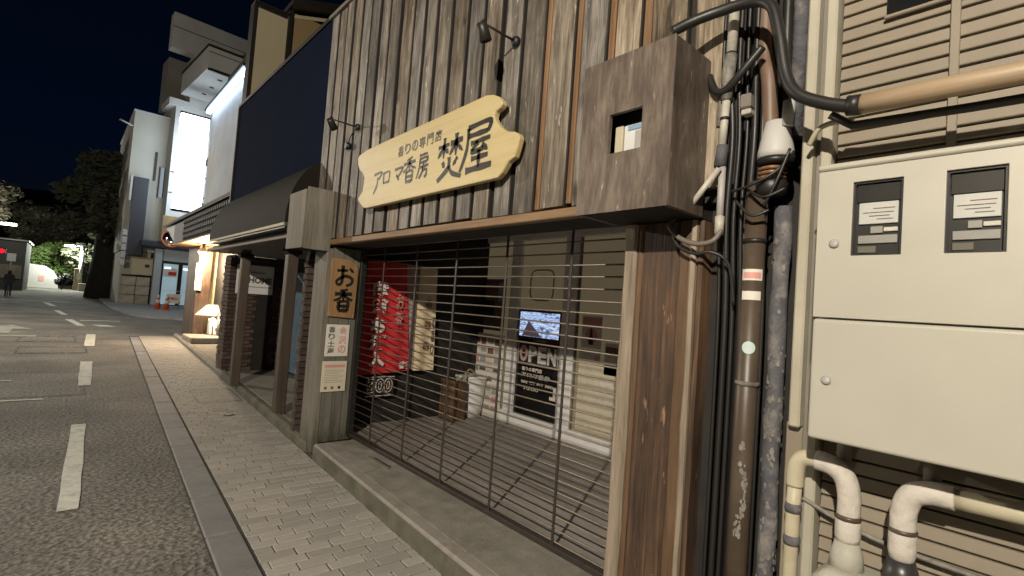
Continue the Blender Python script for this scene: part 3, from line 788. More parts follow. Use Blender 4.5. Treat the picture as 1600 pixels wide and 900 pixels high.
tk = thing("wooden_stand", "brown slatted wooden stand on the porch floor left of the white bin", "stand", (3.82, 5.25, .15))
for i in range(3):
    x0 = 3.70 + i * .066
    MB().cbox(x0, x0 + .060, 5.09, 5.112, .155, .66 + .02 * (i % 2), .003).build("slat", M['rust'], tk)
for i in range(3):
    y0 = 5.12 + i * .09
    MB().cbox(3.70, 3.722, y0, y0 + .082, .155, .66, .003).build("slat", M['rust'], tk)
MB().cbox(3.724, 3.89, 5.115, 5.4, .2, .6, .004).build("inner_box", M['brownpost'], tk)
MB().tube(smooth_path([(3.86, 5.12, .62), (3.89, 5.12, .74), (3.96, 5.14, .79), (4.05, 5.16, .75), (4.06, 5.17, .68)]), .014, 7).build("rope_handle", M['tan'], tk)

bi_ = thing("white_bin", "white tapered plastic bin on the porch floor by the leaflet board", "bin", (4.16, 5.33, .15))
MB().lathe([(.15, .155), (.17, .3), (.2, .62), (.215, .66), (.215, .69), (.2, .69), (.19, .6)], (4.15, 5.33, 0), 24).build("bin_body", M['whiteframe'], bi_)
MB().lathe([(.22, .655), (.224, .665), (.22, .68)], (4.15, 5.33, 0), 24).build("rim", M['paper'], bi_)

sf = thing("shopfront", "white-framed glazed shopfront at the back of the porch", "shopfront", (4.4, 4.4, .15))
def fr(name, ya, yb, za, zb, mat='whiteframe', x0=4.36, x1=4.44, p=None, c=.006):
    return MB().cbox(x0, x1, min(ya, yb), max(ya, yb), za, zb, c).build(name, M[mat], p or sf)
fr("sill", 5.75, 1.08, .152, .295, x0=4.345)
fr("head_rail", 5.75, 1.08, 2.50, 2.61)
fr("mullion", 5.60, 5.66, .298, 2.498)
fr("mullion", 4.74, 4.91, .298, 2.498)
fr("mullion", 3.77, 3.98, .298, 2.498)
fr("mullion", 2.4, 2.5, .298, 2.498)
fr("jamb_edge", 4.912, 4.935, .298, 2.498, 'greypanel', x0=4.375)
fr("jamb_edge", 3.745, 3.768, .298, 2.498, 'greypanel', x0=4.375)
def lit(name, col, em):
    m = plain(name, col, .35, var=.15, scale=1.2)
    p = m.node_tree.nodes["Principled BSDF"]
    p.inputs["Emission Color"].default_value = tuple(col) + (1,)
    p.inputs["Emission Strength"].default_value = em
    return m
pane_m = lit("glow_pane", (.24, .19, .118), .30)  # glow added to the pane colour in place of indoor light
for ya, yb in ((4.937, 5.598), (2.502, 3.743), (1.1, 2.398)):
    MB().box(4.40, 4.408, ya, yb, .30, 2.497).build("pane", pane_m, sf)
MB().box(4.40, 4.408, 3.982, 4.738, 1.62, 2.497).build("pane", pane_m, sf)
MB().box(4.40, 4.408, 3.982, 4.738, .30, 1.618).build("door_panel", M['darkglass'], sf)
# rounded sticker outline on the door glass
ring = [( 4.393, 4.37 + .20 * math.copysign(abs(math.cos(a)) ** .45, math.cos(a)), 1.93 + .19 * math.copysign(abs(math.sin(a)) ** .45, math.sin(a))) for a in [i * math.pi / 20 for i in range(41)]]
MB().tube(ring, .008, 6, False).build("sticker_outline", M['greypanel'], sf)
fr("door_handle", 3.86, 3.885, 1.02, 1.3, 'meterwhite', x0=4.33, x1=4.358)

# screen
scr = thing("wall_screen", "lit screen showing a pale blue picture behind the door glass", "screen", (4.38, 4.34, 1.28))
MB().cbox(4.36, 4.392, 3.97, 4.71, 1.255, 1.615, .006).build("screen_frame", M['black'], scr)
def screen_mat():
    m = bpy.data.materials.new("screen_picture"); m.use_nodes = True
    t = m.node_tree; t.nodes.clear(); N, L = t.nodes, t.links
    o = N.new("ShaderNodeOutputMaterial"); e = N.new("ShaderNodeEmission")
    tc = N.new("ShaderNodeTexCoord"); mp = N.new("ShaderNodeMapping"); mp.inputs["Scale"].default_value = (1, 4, 13); mp.inputs["Rotation"].default_value = (R(25), 0, 0)
    n = N.new("ShaderNodeTexNoise"); n.inputs["Scale"].default_value = 2.2; n.inputs["Detail"].default_value = 7; n.inputs["Distortion"].default_value = 1.5
    L.new(tc.outputs["Object"], mp.inputs[0]); L.new(mp.outputs[0], n.inputs["Vector"])
    r = N.new("ShaderNodeValToRGB")
    r.color_ramp.elements[0].position = .34; r.color_ramp.elements[0].color = (.09, .10, .16, 1)
    r.color_ramp.elements[1].position = .6; r.color_ramp.elements[1].color = (.75, .86, 1, 1)
    q = r.color_ramp.elements.new(.46); q.color = (.3, .45, .85, 1)
    L.new(n.outputs["Fac"], r.inputs[0]); L.new(r.outputs[0], e.inputs[0]); e.inputs[1].default_value = .85
    L.new(e.outputs[0], o.inputs[0]); return m
MB().quad((4.3585, 4.68, 1.285), (4.3585, 4.0, 1.285), (4.3585, 4.0, 1.59), (4.3585, 4.68, 1.59)).build("picture", screen_mat(), scr)
MB().add([(4.357, 4.63, 1.288), (4.357, 4.28, 1.288), (4.357, 4.42, 1.40), (4.357, 4.52, 1.48)], [(0, 1, 2, 3)]).build("picture_detail", emit("screen_shadow", (.12, .09, .12), .5), scr)

op = thing("open_sign", "unlit OPEN sign in white outline letters below the screen", "sign", (4.37, 4.32, .93))
MB().cbox(4.372, 4.392, 3.985, 4.70, .925, 1.225, .01).build("panel", M['black'], op)
def outline_box(mb, ya, yb, za, zb, x, w_=.012):
    for a in ((ya, yb, za, za + w_), (ya, yb, zb - w_, zb), (ya, ya - w_, za + w_, zb - w_), (yb + w_, yb, za + w_, zb - w_)):
        mb.quad((x, a[0], a[2]), (x, a[1], a[2]), (x, a[1], a[3]), (x, a[0], a[3]))
b = MB(); outline_box(b, 4.69, 3.995, .94, 1.21, 4.370); b.build("tube_border", M['meterwhite'], op)
for i, ch in enumerate("OPEN"):
    yl = 4.66 - i * .162
    b = MB(); put_text(b, ch, (4.3705, yl, .965), UY, UZ, .15, .21, .06); b.build("letter", M['metergrey'], op)
    b = MB(); put_text(b, ch, (4.3695, yl - .006, .972), UY, UZ, .138, .196, .012); b.build("letter_core", M['meterwhite'] if i else M['pinkprint'], op)

dl = thing("door_lettering", "white opening-hours lettering on the dark door panel below OPEN", "lettering", (4.39, 4.3, .7))
for i, (s, wd, hh) in enumerate((("香りの専門店", .36, .05), ("アロマ香房", .5, .06), ("営業時間", .56, .035), ("10:00", .26, .045))):
    b = MB(); put_text(b, s, (4.3975, 4.63 - (.06 if i == 3 else 0), .85 - i * .078), UY, UZ, wd, hh, .03); b.build("print_line", M['white_print'], dl)
b = MB(); put_text(b, "」", (4.3975, 4.12, .56), UY, UZ, .1, .16, .06); b.build("bracket_mark", M['white_print'], dl)

lb = thing("leaflet_board", "white board of small printed leaflets beside the shop door", "notice board", (4.35, 5.35, .3))
MB().cbox(4.31, 4.343, 4.93, 5.70, .16, 1.25, .004).build("board", M['paper'], lb)
rr = random.Random(3)
for r_ in range(8):
    for c_ in range(5):
        if rr.random() < .12: continue
        y0 = 5.66 - c_ * .145; z0 = 1.19 - r_ * .125
        MB().cbox(4.305, 4.309, y0 - rr.uniform(.09, .125), y0, z0 - rr.uniform(.05, .085), z0, .0005).build("leaflet", M[rr.choice(['greyprint', 'metergrey', 'pinkprint', 'brownprint', 'metergrey', 'cream_paper'])], lb)

def poster(name, label, yl, yr, zb, zt, mat, x=4.392):
    t = thing(name, label, "poster", (x, (yl + yr) / 2, zb))
    MB().cbox(x - .004, x + .002, yr, yl, zb, zt, .0005).build("sheet", M[mat], t)
    return t, x - .005
t, x = poster("poster", "pink-headed poster with a dark standing figure on the right pane", 3.68, 3.40, 1.24, 1.6, 'paper')
MB().quad((x, 3.67, 1.5), (x, 3.41, 1.5), (x, 3.41, 1.58), (x, 3.67, 1.58)).build("pink_band", M['pinkprint'], t)
MB().lathe([(.0, 0), (.085, 0.0), (.085, -.001)], (x + .001, 3.54, 1.38), 20, 'x').build("round_field", M['pinkprint'], t)
MB().add([(x - .002, 3.575, 1.28), (x - .002, 3.505, 1.28), (x - .002, 3.52, 1.40), (x - .002, 3.53, 1.46), (x - .002, 3.55, 1.46), (x - .002, 3.56, 1.40)], [(0, 1, 2, 3, 4, 5)]).build("figure_print", M['ink'], t)
t, x = poster("notice", "blank pale notice below the pink-headed poster", 3.70, 3.40, 1.10, 1.22, 'paper')
MB().quad((x, 3.47, 1.11), (x, 3.41, 1.11), (x, 3.41, 1.16), (x, 3.47, 1.16)).build("orange_mark", M['pinkprint'], t)
t, x = poster("notice", "white notice with a dark red band at the right edge of the shopfront", 3.34, 3.15, .98, 1.32, 'paper')
MB().quad((x, 3.33, 1.2), (x, 3.16, 1.2), (x, 3.16, 1.28), (x, 3.33, 1.28)).build("red_band", M['brownprint'], t)
t, x = poster("frosted_panel", "beige frosted panel with white lettering low on the right pane", 3.69, 2.6, .32, 1.09, 'cream_paper')
b = MB(); put_text(b, "香りの専門店", (x, 3.64, .84), UY, UZ, .5, .07, .03); b.build("print_line", M['paper'], t)
b = MB(); put_text(b, "アロマ香房", (x, 3.60, .68), UY, UZ, .46, .06, .03); b.build("print_line", M['paper'], t)
t, x = poster("poster", "dark poster with red and green patches behind the left pane", 5.5, 5.03, 1.3, 2.0, 'greyprint')
for (ya, yb, za, zb, mm) in ((5.46, 5.2, 1.82, 1.96, 'brownprint'), (5.18, 5.06, 1.7, 1.95, 'metergrey'), (5.46, 5.25, 1.5, 1.7, 'hill'), (5.2, 5.06, 1.35, 1.62, 'brownprint')):
    MB().quad((x, ya, za), (x, yb, za), (x, yb, zb), (x, ya, zb)).build("colour_patch", M[mm], t)

# plaque and two notices on the end wall
pq = thing("incense_plaque", "brown wooden plaque with two large black brush characters on the end wall", "plaque", (2.18, 5.09, 1.4))
ol = [(2.035, 1.40), (2.315, 1.385), (2.325, 1.9), (2.30, 1.955), (2.24, 1.995), (2.05, 2.01), (2.03, 1.98)]
MB().prism([(x, 5.078, z) for x, z in ol], (0, .03, 0)).build("plaque_board", M['plaque'], pq, bevel=.005)
for ch, z0, z1 in (('お', 1.72, 1.94), ('香', 1.46, 1.69)):
    b = MB(); brush(b, ch, (2.075, 5.0765, z0), UX, UZ, .21, z1 - z0, .115); b.build("character", M['ink'], pq)
for x, z in ((2.06, 1.42), (2.3, 1.415), (2.07, 1.985), (2.3, 1.925)):
    MB().lathe([(.007, 0), (.006, -.003)], (x, 5.0775, z), 8, 'y').build("screw", M['metergrey'], pq)
n1 = thing("souvenir_notice", "white notice with red and black brush lettering below the plaque", "notice", (2.16, 5.09, 1.0))
MB().cbox(2.04, 2.285, 5.095, 5.1025, .985, 1.315, .001).build("sheet", M['paper'], n1)
b = MB(); put_text(b, "金沢の", (2.175, 5.094, 1.01), UX, UZ, .085, .29, .03, True); b.build("red_lettering", M['pinkprint'], n1)
b = MB(); put_text(b, "香り土産", (2.065, 5.094, 1.005), UX, UZ, .07, .295, .03, True); b.build("black_lettering", M['greyprint'], n1)
n2 = thing("printed_notice", "cream sheet of small print with red heading, lower notice on end wall", "notice", (2.16, 5.09, .63))
MB().cbox(2.03, 2.29, 5.095, 5.1025, .62, .935, .001).build("sheet", M['cream_paper'], n2)
MB().quad((2.055, 5.094, .87), (2.27, 5.094, .87), (2.27, 5.094, .898), (2.055, 5.094, .898)).build("heading", M['pinkprint'], n2)
b = MB()
for i in range(8):
    z = .845 - i * .018
    b.quad((2.06, 5.094, z - .006), (2.26 - (.04 if i % 3 == 2 else 0), 5.094, z - .006), (2.26 - (.04 if i % 3 == 2 else 0), 5.094, z), (2.06, 5.094, z))
b.build("text_lines", M['metergrey'], n2)
for x in (2.08, 2.15, 2.225):
    MB().lathe([(.0, 0), (.016, 0.0), (.016, -.001)], (x, 5.0945, .66), 8, 'y').build("small_mark", M['brownprint' if x < 2.2 else 'ink'], n2)

# ------------------------------------------------------------------ pipes and cables in the gap right of the post
gapw = thing("gap_boards", "shade-black boards closing the narrow gap between shop and meter wall", "boards", (2.25, .85, 0))
MB().cbox(2.2, 2.28, .93, 1.03, 0, 3.4, .004).build("plank", M['blackwood'], gapw)  # black colour stands for the shade inside the gap
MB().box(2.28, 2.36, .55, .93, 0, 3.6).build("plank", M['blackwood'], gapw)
def pipe(name, label, cat, pts, r, mat, n=12, smooth=True, part=None, group=None):
    o = MB().tube(pts if not smooth else smooth_path(pts), r, n).build(name, M[mat] if isinstance(mat, str) else mat)
    return tag(o, label, cat, group)
dp = thing("brown_downpipe", "dark brown downpipe with stickers beside the timber post", "downpipe", (2.05, .86, 0))
MB().tube([(2.06, .862, -.02), (2.06, .856, 2.2)], .041, 18).build("pipe", M['brownpipe'], dp)
def patch(name, z0, z1, a0, a1, mat, rr_=.0425):
    mb = MB(); n = 8
    vs = []
    for i in range(n + 1):
        a = a0 + (a1 - a0) * i / n
        for z in (z0, z1): vs.append((2.06 + rr_ * math.cos(a), .857 + rr_ * math.sin(a), z))
    mb.add(vs, [(2 * i, 2 * i + 2, 2 * i + 3, 2 * i + 1) for i in range(n)], True)
    return mb.build(name, M[mat], dp)
patch("sticker", 1.80, 1.845, R(140), R(255), 'paper')
patch("sticker_print", 1.808, 1.832, R(150), R(245), 'pinkprint', .0432)
patch("sticker", 1.722, 1.757, R(145), R(250), 'paper')
def on_pipe(a, z, r_=.0428): return (2.06 + r_ * math.cos(a), .857 + r_ * math.sin(a), z)
mb = MB(); AC = R(200)
vs = [on_pipe(AC, 1.533)]
for q in range(1, 4):
    for i in range(20): vs.append(on_pipe(AC + R(34) * q / 3 * math.cos(i * math.pi / 10), 1.533 + .025 * q / 3 * math.sin(i * math.pi / 10)))
fs = [(0, 1 + i, 1 + (i + 1) % 20) for i in range(20)]
for q in range(2):
    for i in range(20): fs.append((1 + q * 20 + i, 1 + (q + 1) * 20 + i, 1 + (q + 1) * 20 + (i + 1) % 20, 1 + q * 20 + (i + 1) % 20))
mb.add(vs, fs, True).build("oval_sticker", M['lightblue'], dp)
for z in (1.39, 1.96, .5):
    MB().lathe([(.044, z - .009), (.047, z), (.044, z + .009)], (2.06, .857, 0), 18).build("strap", M['wrap'] if z == 1.39 else M['cable'], dp)
b = MB()
rr = random.Random(5)
for i in range(60):
    z = .80 + .36 * rr.random() ** 1.3; a = R(205 + 14 * math.sin(z * 21) + rr.gauss(0, 9)); s_ = rr.uniform(.003, .009)
    n6 = [on_pipe(a + math.cos(t * 1.047) * s_ * rr.uniform(.5, 1.2) / .0426, z + math.sin(t * 1.047) * s_ * rr.uniform(.8, 2.2), .0422 + .00002 * i) for t in range(6)]
    b.add(n6, [(0, 1, 2, 3, 4, 5)])
tag(b.build("peeling_flecks", M['wrap'], dp), kind='stuff')
fp = thing("flaking_pipe", "grey-blue pipe with flaking paint between brown downpipe and cream trim", "pipe", (2.1, .76, 0))
MB().tube([(2.10, .768 + .003 * math.sin(i * 1.7), i * .14) for i in range(16)], [.032 + .003 * math.sin(i * 2.3) for i in range(16)], 14).build("pipe", M['flaky'], fp)
rr = random.Random(9)
b = MB()
for i in range(110):
    a = R(rr.uniform(140, 270)); z = rr.choice([rr.uniform(.5, 2.1), rr.gauss(1.25, .12), rr.gauss(.75, .12)]); s_ = rr.uniform(.003, .009)
    n6 = [(2.10 + (.0362 + .00002 * i) * math.cos(a + math.cos(t * 1.047) * s_ * rr.uniform(.4, 1.2) / .036), .768 + (.0362 + .00002 * i) * math.sin(a + math.cos(t * 1.047) * s_ * rr.uniform(.4, 1.2) / .036), z + math.sin(t * 1.047) * s_ * rr.uniform(.8, 2.6)) for t in range(6)]
    b.add(n6, [(0, 1, 2, 3, 4, 5)])
tag(b.build("paint_flakes", M['wrap'], fp), kind='stuff')
pipe("slate_pipe", "slate-blue vertical pipe behind the cables near the top", "pipe", [(2.12, .745, 2.38), (2.12, .745, 3.6)], .03, 'flaky', smooth=False)
pipe("black_pipe", "thin black pipe running up beside the brown downpipe", "pipe", [(2.13, .935, 0), (2.13, .925, 3.5)], .018, 'cable', smooth=False)
for yy, lab in ((.905, "stout black conduit left of the red-brown pipe near the top"), (.785, "stout black conduit between red-brown pipe and slate pipe near the top")):
    pipe("black_conduit", lab, "conduit", [(2.09, yy, 3.5), (2.085, yy, 2.9), (2.09, yy - .006, 2.5), (2.1, yy - .004, 2.2)], .02, 'cable', 10)
pipe("red_brown_pipe", "reddish brown pipe with black bands leading into the grey cowl", "pipe", [(2.08, .868, 3.5), (2.07, .862, 2.8), (2.05, .83, 2.62), (2.05, .815, 2.40)], .031, 'redbrownpipe')
cw = thing("pipe_cowl", "grey conical pipe cowl above a copper band at the downpipe top", "cowl", (2.05, .79, 2.2))
MB().lathe([(.034, 2.435), (.044, 2.43), (.066, 2.31), (.068, 2.285), (.06, 2.283)], (2.05, .79, 0), 24).build("cone", M['cowl'], cw)
MB().tube([(2.03, .745, 2.40), (2.03, .742, 2.5)], .022, 12).build("side_spout", M['cowl'], cw)
MB().lathe([(.06, 2.283), (.066, 2.275), (.064, 2.262), (.05, 2.258)], (2.05, .79, 0), 24).build("black_ring", M['cable'], cw)
for i in range(3):
    z = 2.25 - i * .018
    MB().lathe([(.046, z), (.053, z - .006), (.046, z - .014)], (2.05, .80, 0), 20).build("copper_band", M['bands'], cw)
MB().lathe([(.05, 2.197), (.06, 2.185), (.055, 2.15), (.042, 2.135)], (2.05, .80, 0), 20).build("black_sleeve", M['cable'], cw)

pipe("thick_black_cable", "thick black cable bent over the pipes towards the tan conduit", "cable", [(1.80, 1.13, 2.82), (1.84, 1.07, 2.855), (1.88, .98, 2.88), (1.9, .86, 2.88), (1.89, .775, 2.83), (1.88, .735, 2.7), (1.87, .70, 2.53), (1.86, .655, 2.445), (1.86, .58, 2.395), (1.86, .51, 2.365), (1.86, .462, 2.355)], .0215, 'cable', 12)
pipe("upper_cable", "black cable hugging the wooden box and pipes", "cable", [(2.0, 1.06, 2.68), (1.98, 1.02, 2.60), (1.97, .97, 2.585), (1.96, .90, 2.64), (1.97, .83, 2.72)], .016, 'cable')
for i in range(7):
    y = 1.0 - i * .03
    pipe("black_cable", "slim black cables bundled vertically behind the white sleeves", "cable", [(2.02 + .012 * (i % 3), y, 3.5), (2.01 + .01 * i, y + .006, 2.75), (2.03, y - .012, 2.4), (2.05, y + .004, 2.05), (2.08, y, 1.55), (2.1, y + .01, .1)], (.008, .013, .010)[i % 3], 'cable', 7, group="bundled cables")
pipe("looped_grey_cable", "grey cable looping down under the wooden box to the post", "cable", [(2.0, 1.19, 2.07), (1.96, 1.185, 2.03), (1.95, 1.13, 1.975), (1.95, 1.05, 1.945), (1.96, .985, 1.955), (1.98, .96, 2.0)], .011, 'greycable', 9)
pipe("looped_black_cable", "black cable sagging across the top of the timber post", "cable", [(1.99, 1.2, 2.04), (1.96, 1.14, 1.945), (1.96, 1.06, 1.905), (1.97, .99, 1.91), (2.0, .93, 1.86), (2.03, .915, 1.7)], .007, 'cable', 7)
for i, pts in enumerate(([(2.0, .87, 2.16), (1.98, .80, 2.12), (2.0, .73, 2.15)], [(1.99, .93, 2.16), (1.97, .85, 2.17), (1.99, .76, 2.22), (2.04, .72, 2.3)], [(1.98, .91, 2.12), (1.97, .84, 2.05), (1.99, .78, 2.07)], [(2.0, .72, 2.3), (1.985, .76, 2.17), (1.99, .80, 2.09)])):
    pipe("loose_cable", "thin black cable coiled round the band under the grey cowl", "cable", pts, .006, 'cable', 7, group="loose cables under the cowl")
ws = thing("cable_sleeve", "upright off-white cable sleeve with dark tape wraps right of the box", "sleeve", (1.99, .975, 2.25))
MB().tube([(2.0, .957, 3.3), (1.99, .964, 2.75)], .021, 12).build("sleeve", M['offwhite'], ws)
MB().tube([(1.99, .964, 2.74), (1.985, .97, 2.66), (1.99, .974, 2.55)], [.024, .027, .023], 12).build("tape_wrap", M['wrap'], ws)
MB().tube([(1.99, .974, 2.55), (1.99, .982, 2.36)], .0165, 12).build("sleeve", M['offwhite'], ws)
MB().tube([(2.01, 1.0, 2.65), (2.01, 1.005, 2.45)], .016, 10).build("tape_wrap", M['wrap'], ws)
MB().tube([(1.99, .98, 2.36), (1.99, .985, 2.27)], [.022, .026], 12).build("grey_coupling", M['flaky'], ws)
for z in (2.475, 2.468):
    MB().lathe([(.018, z - .003), (.0185, z), (.018, z + .003)], (1.99, .978, 0), 12).build("tie", M['cable'], ws)
MB().tube([(1.99, .975, 2.27), (1.985, .972, 2.02)], .0145, 12).build("sleeve", M['metergrey'], ws)
MB().tube([(1.985, .972, 2.06), (1.985, .972, 1.985)], .0185, 14).build("sleeve_end", M['offwhite'], ws)
pipe("slanting_sleeve", "off-white plastic sleeve slanting down to the box underside", "sleeve", [(1.96, .975, 2.255), (1.93, 1.09, 2.085)], .0125, 'offwhite', smooth=False)
jc = thing("small_joint_box", "small grey cable joint between the sleeves and red-brown pipe", "joint box", (2.0, .905, 2.5))
MB().cbox(1.99, 2.03, .875, .92, 2.50, 2.56, .006).build("body", M['greypanel'], jc)
MB().cbox(1.985, 2.03, .87, .91, 2.47, 2.493, .004).build("clip", M['offwhite'], jc)

# ------------------------------------------------------------------ right-hand house: tan siding
hs = thing("sided_house", "house wall of tan horizontal siding planks right of the shop", "house", (2.1, 0, 0))
MB().box(2.12, 2.5, -2.2, .60, -.05, 4.2).build("core_wall", M['black'], hs)
prof = [(2.098, 0), (2.096, .003), (2.101, .0405), (2.118, .042), (2.118, 0)]
pmz = MB().prism([(x - 2.1, -1.2, z) for x, z in prof], (0, 1.79, 0)).mesh("plank", M['siding'])
z = .10
while z < 3.35:
    obj("plank", pmz, hs, (random.uniform(-.001, .001), 0, z)); z += .0492
for y0, y1, x0, z0 in ((.652, .69, 2.03, 1.26), (.597, .634, 2.05, .0)):
    MB().cbox(x0, 2.13, y0, y1, z0, 3.6, .006).build("corner_trim", M['creamtrim'], hs)
MB().cbox(2.07, 2.12, .634, .652, 0, 3.6, .003).build("corner_trim", M['greypanel'], hs)
MB().cbox(2.075, 2.12, .653, .71, 0, 1.27, .004).build("corner_base", M['siding'], hs)
MB().cbox(2.085, 2.097, .255, .28, 2.2, 3.35, .002).build("joint_strip", M['siding'], hs)
vw = MB().cbox(2.085, 2.117, .0, .455, 2.75, 3.2, .004).build("window", M['darkglass'], hs)
MB().cbox(2.075, 2.09, -.02, .46, 2.735, 2.748, .003).build("window_sill", M['siding'], vw)

cdt = thing("tan_conduit", "fat tan wooden-looking conduit running along the siding above the meter box", "conduit", (1.9, .2, 2.36))
MB().tube([(1.86, .465, 2.358), (1.86, .2, 2.352), (1.86, -.6, 2.335)], .031, 18).build("cover", M['tan'], cdt)
MB().tube([(1.86, .50, 2.362), (1.86, .462, 2.357)], .0325, 16).build("end_sleeve", M['cable'], cdt)
MB().tube([(1.90, .56, 2.36), (1.92, .5, 2.315), (1.93, .2, 2.305), (1.93, -.6, 2.29)], .014, 10).build("under_shade", M['cable'], cdt)  # black tube stands in for the conduit's shadow beneath it
pipe("short_tan_cable", "short tan cable curving out below the thick black cable", "cable", [(1.97, .645, 2.29), (1.95, .61, 2.335), (1.94, .56, 2.345), (1.93, .50, 2.335)], .009, 'creampipe', 8)

# electric meter cabinet
mt = thing("meter_cabinet", "cream enamelled meter cabinet with two viewing windows on the siding", "meter cabinet", (1.9, .2, 1.28))
X0, X1, YA, YB = 1.75, 2.094, -.34, .536
MB().cbox(X0 + .012, X1, YA, YB - .004, 1.287, 2.118, .02).build("cabinet_body", M['creamtrim'], mt)
MB().cbox(X0 - .006, X1, YA - .01, YB + .008, 2.121, 2.142, .006).build("rain_lid", M['cream'], mt, bevel=.003)
def door(name, z0, z1, holes):
    """sheet door with window openings"""
    ys = sorted({YA + .002, YB, *[h[0] for h in holes], *[h[1] for h in holes]}); zs = sorted({z0, z1, *[h[2] for h in holes], *[h[3] for h in holes]})
    bm = bmesh.new(); vv = {}
    def V(y, z):
        if (y, z) not in vv: vv[(y, z)] = bm.verts.new((X0 - 1.9, y - .2, z - 1.28))
        return vv[(y, z)]
    for i in range(len(ys) - 1):
        for j in range(len(zs) - 1):
            cy, cz = (ys[i] + ys[i + 1]) / 2, (zs[j] + zs[j + 1]) / 2
            if any(h[0] < cy < h[1] and h[2] < cz < h[3] for h in holes): continue
            bm.faces.new((V(ys[i], zs[j]), V(ys[i + 1], zs[j]), V(ys[i + 1], zs[j + 1]), V(ys[i], zs[j + 1])))
    bmesh.ops.recalc_face_normals(bm, faces=bm.faces)
    me = bpy.data.meshes.new(name); bm.to_mesh(me); bm.free(); me.materials.append(M['cream'])
    o = obj(name, me, mt)
    s = o.modifiers.new("solid", 'SOLIDIFY'); s.thickness = .02; s.offset = 0
    b = o.modifiers.new("bevel", 'BEVEL'); b.width = .014; b.segments = 4; b.limit_method = 'ANGLE'
    return o
h1, h2 = (.322, .443, 1.851, 2.073), (.110, .229, 1.851, 2.075)
dup_ = door("upper_door", 1.6625, 2.117, [h1, h2])
dlow = door("lower_door", 1.29, 1.6575, [])
MB().lathe([(.0, 0), (.0135, 0), (.014, -.003), (.010, -.007), (.0, -.008)], (1.7395, .486, 1.889), 16, 'x').build("latch", M['metergrey'], dup_)
MB().lathe([(.0, 0), (.0135, 0), (.014, -.003), (.010, -.007), (.0, -.008)], (1.7395, .49, 1.472), 16, 'x').build("latch", M['metergrey'], dlow)
for k_, (ya, yb, za, zb) in enumerate((h1, h2)):
    MB().box(1.7445, 1.7465, ya + .001, yb - .001, za + .001, zb - .001).build("viewing_glass", M['glass'], dup_)
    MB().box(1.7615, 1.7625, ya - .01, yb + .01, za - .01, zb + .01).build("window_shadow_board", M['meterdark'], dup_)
    fm = MB()
    for a in ((ya, yb, za, za + .006), (ya, yb, zb - .006, zb), (ya, ya + .006, za + .006, zb - .006), (yb - .006, yb, za + .006, zb - .006)):
        fm.box(1.7475, 1.7535, a[0], a[1], a[2], a[3])
    fm.build("window_gasket", M['meterdark'], dup_)
    q = thing("electric_meter", ("electric meter behind the left window of the cabinet", "electric meter behind the right window of the cabinet")[k_], "meter", (1.758, (ya + yb) / 2, za), group="meters in the cabinet")
    yc0, yc1 = ya + .012, yb - .014
    for nm, z0, z1, y0, y1, mm in (("top_cover", 2.012, 2.066, yc0 - .004, yc1 + .006, 'darkmetal'), ("label_plate", 1.946, 2.010, yc0, yc1, 'meterwhite'), ("dial_strip", 1.918, 1.938, yc0 + .035, yc1 - .03, 'metergrey'), ("number_window", 1.922, 1.934, yc0, yc0 + .033, 'paper'), ("terminal_plate", 1.888, 1.912, yc0, yc1, 'metergrey'), ("lower_plate", 1.860, 1.880, yc0 + .05, yc1, 'greypanel')):
        MB().cbox(1.7552, 1.761, y0, y1, z0, z1, .001).build(nm, M[mm], q)
    MB().box(1.7545, 1.7551, yc0 + .008, yc0 + .06, 1.990, 1.9925).build("red_line", M['brownprint'], q)
    for k2, (w0, w1) in enumerate(((.01, .085), (.02, .07), (.012, .05))):
        MB().box(1.7545, 1.7551, yc0 + w0, yc0 + w1, 1.978 - k2 * .010, 1.9805 - k2 * .010).build("print_line", M['greyprint'], q)

# gas pipes and meter below the cabinet
gp_ = thing("cream_riser_pipe", "cream pipe rising beside the cabinet and turning into a lagged elbow", "pipe", (1.95, .63, 0))
MB().tube([(1.95, .636, -.05), (1.95, .632, 1.0), (1.95, .63, 1.08)], .023, 16).build("riser", M['creampipe'], gp_)
MB().tube(smooth_path([(1.95, .63, 1.075), (1.95, .628, 1.14), (1.95, .612, 1.172), (1.95, .585, 1.182), (1.95, .56, 1.182)]), .028, 16).build("elbow", M['creampipe'], gp_)
MB().tube(smooth_path([(1.95, .565, 1.182), (1.947, .515, 1.175), (1.945, .48, 1.145), (1.945, .467, 1.09), (1.945, .467, 1.03)]), .033, 16).build("lagged_elbow", M['lagging'], gp_)
MB().tube([(1.945, .467, 1.03), (1.945, .467, 1.015), (1.945, .467, .965), (1.945, .467, .945)], [.029, .036, .036, .032], 16).build("lagged_sleeve", M['lagging'], gp_)
for z in (1.0, .89): MB().lathe([(.025, z - .016), (.028, z), (.025, z + .016)], (1.95, .632, 0), 16).build("clamp", M['flaky'], gp_)
MB().lathe([(.035, 1.018), (.037, 1.026), (.035, 1.034)], (1.945, .467, 0), 16).build("tie", M['brownpipe'], gp_)
gp2 = thing("lagged_gas_pipe", "lagged elbow pipe rising from the gas meter and running right", "pipe", (1.95, .3, .9))
MB().tube([(1.95, .327, .94), (1.95, .327, .975), (1.95, .327, 1.025), (1.95, .327, 1.04)], [.03, .036, .036, .03], 16).build("lagged_sleeve", M['lagging'], gp2)
MB().tube(smooth_path([(1.95, .327, 1.035), (1.95, .326, 1.095), (1.95, .308, 1.145), (1.95, .265, 1.165), (1.95, .21, 1.167)]), .034, 16).build("lagged_elbow", M['lagging'], gp2)
MB().tube([(1.95, .215, 1.167), (1.95, .06, 1.172), (1.95, -.9, 1.175)], .0285, 16).build("run", M['creampipe'], gp2)
MB().lathe([(.035, 1.028), (.038, 1.035), (.035, 1.042)], (1.95, .327, 0), 16).build("tie", M['brownpipe'], gp2)
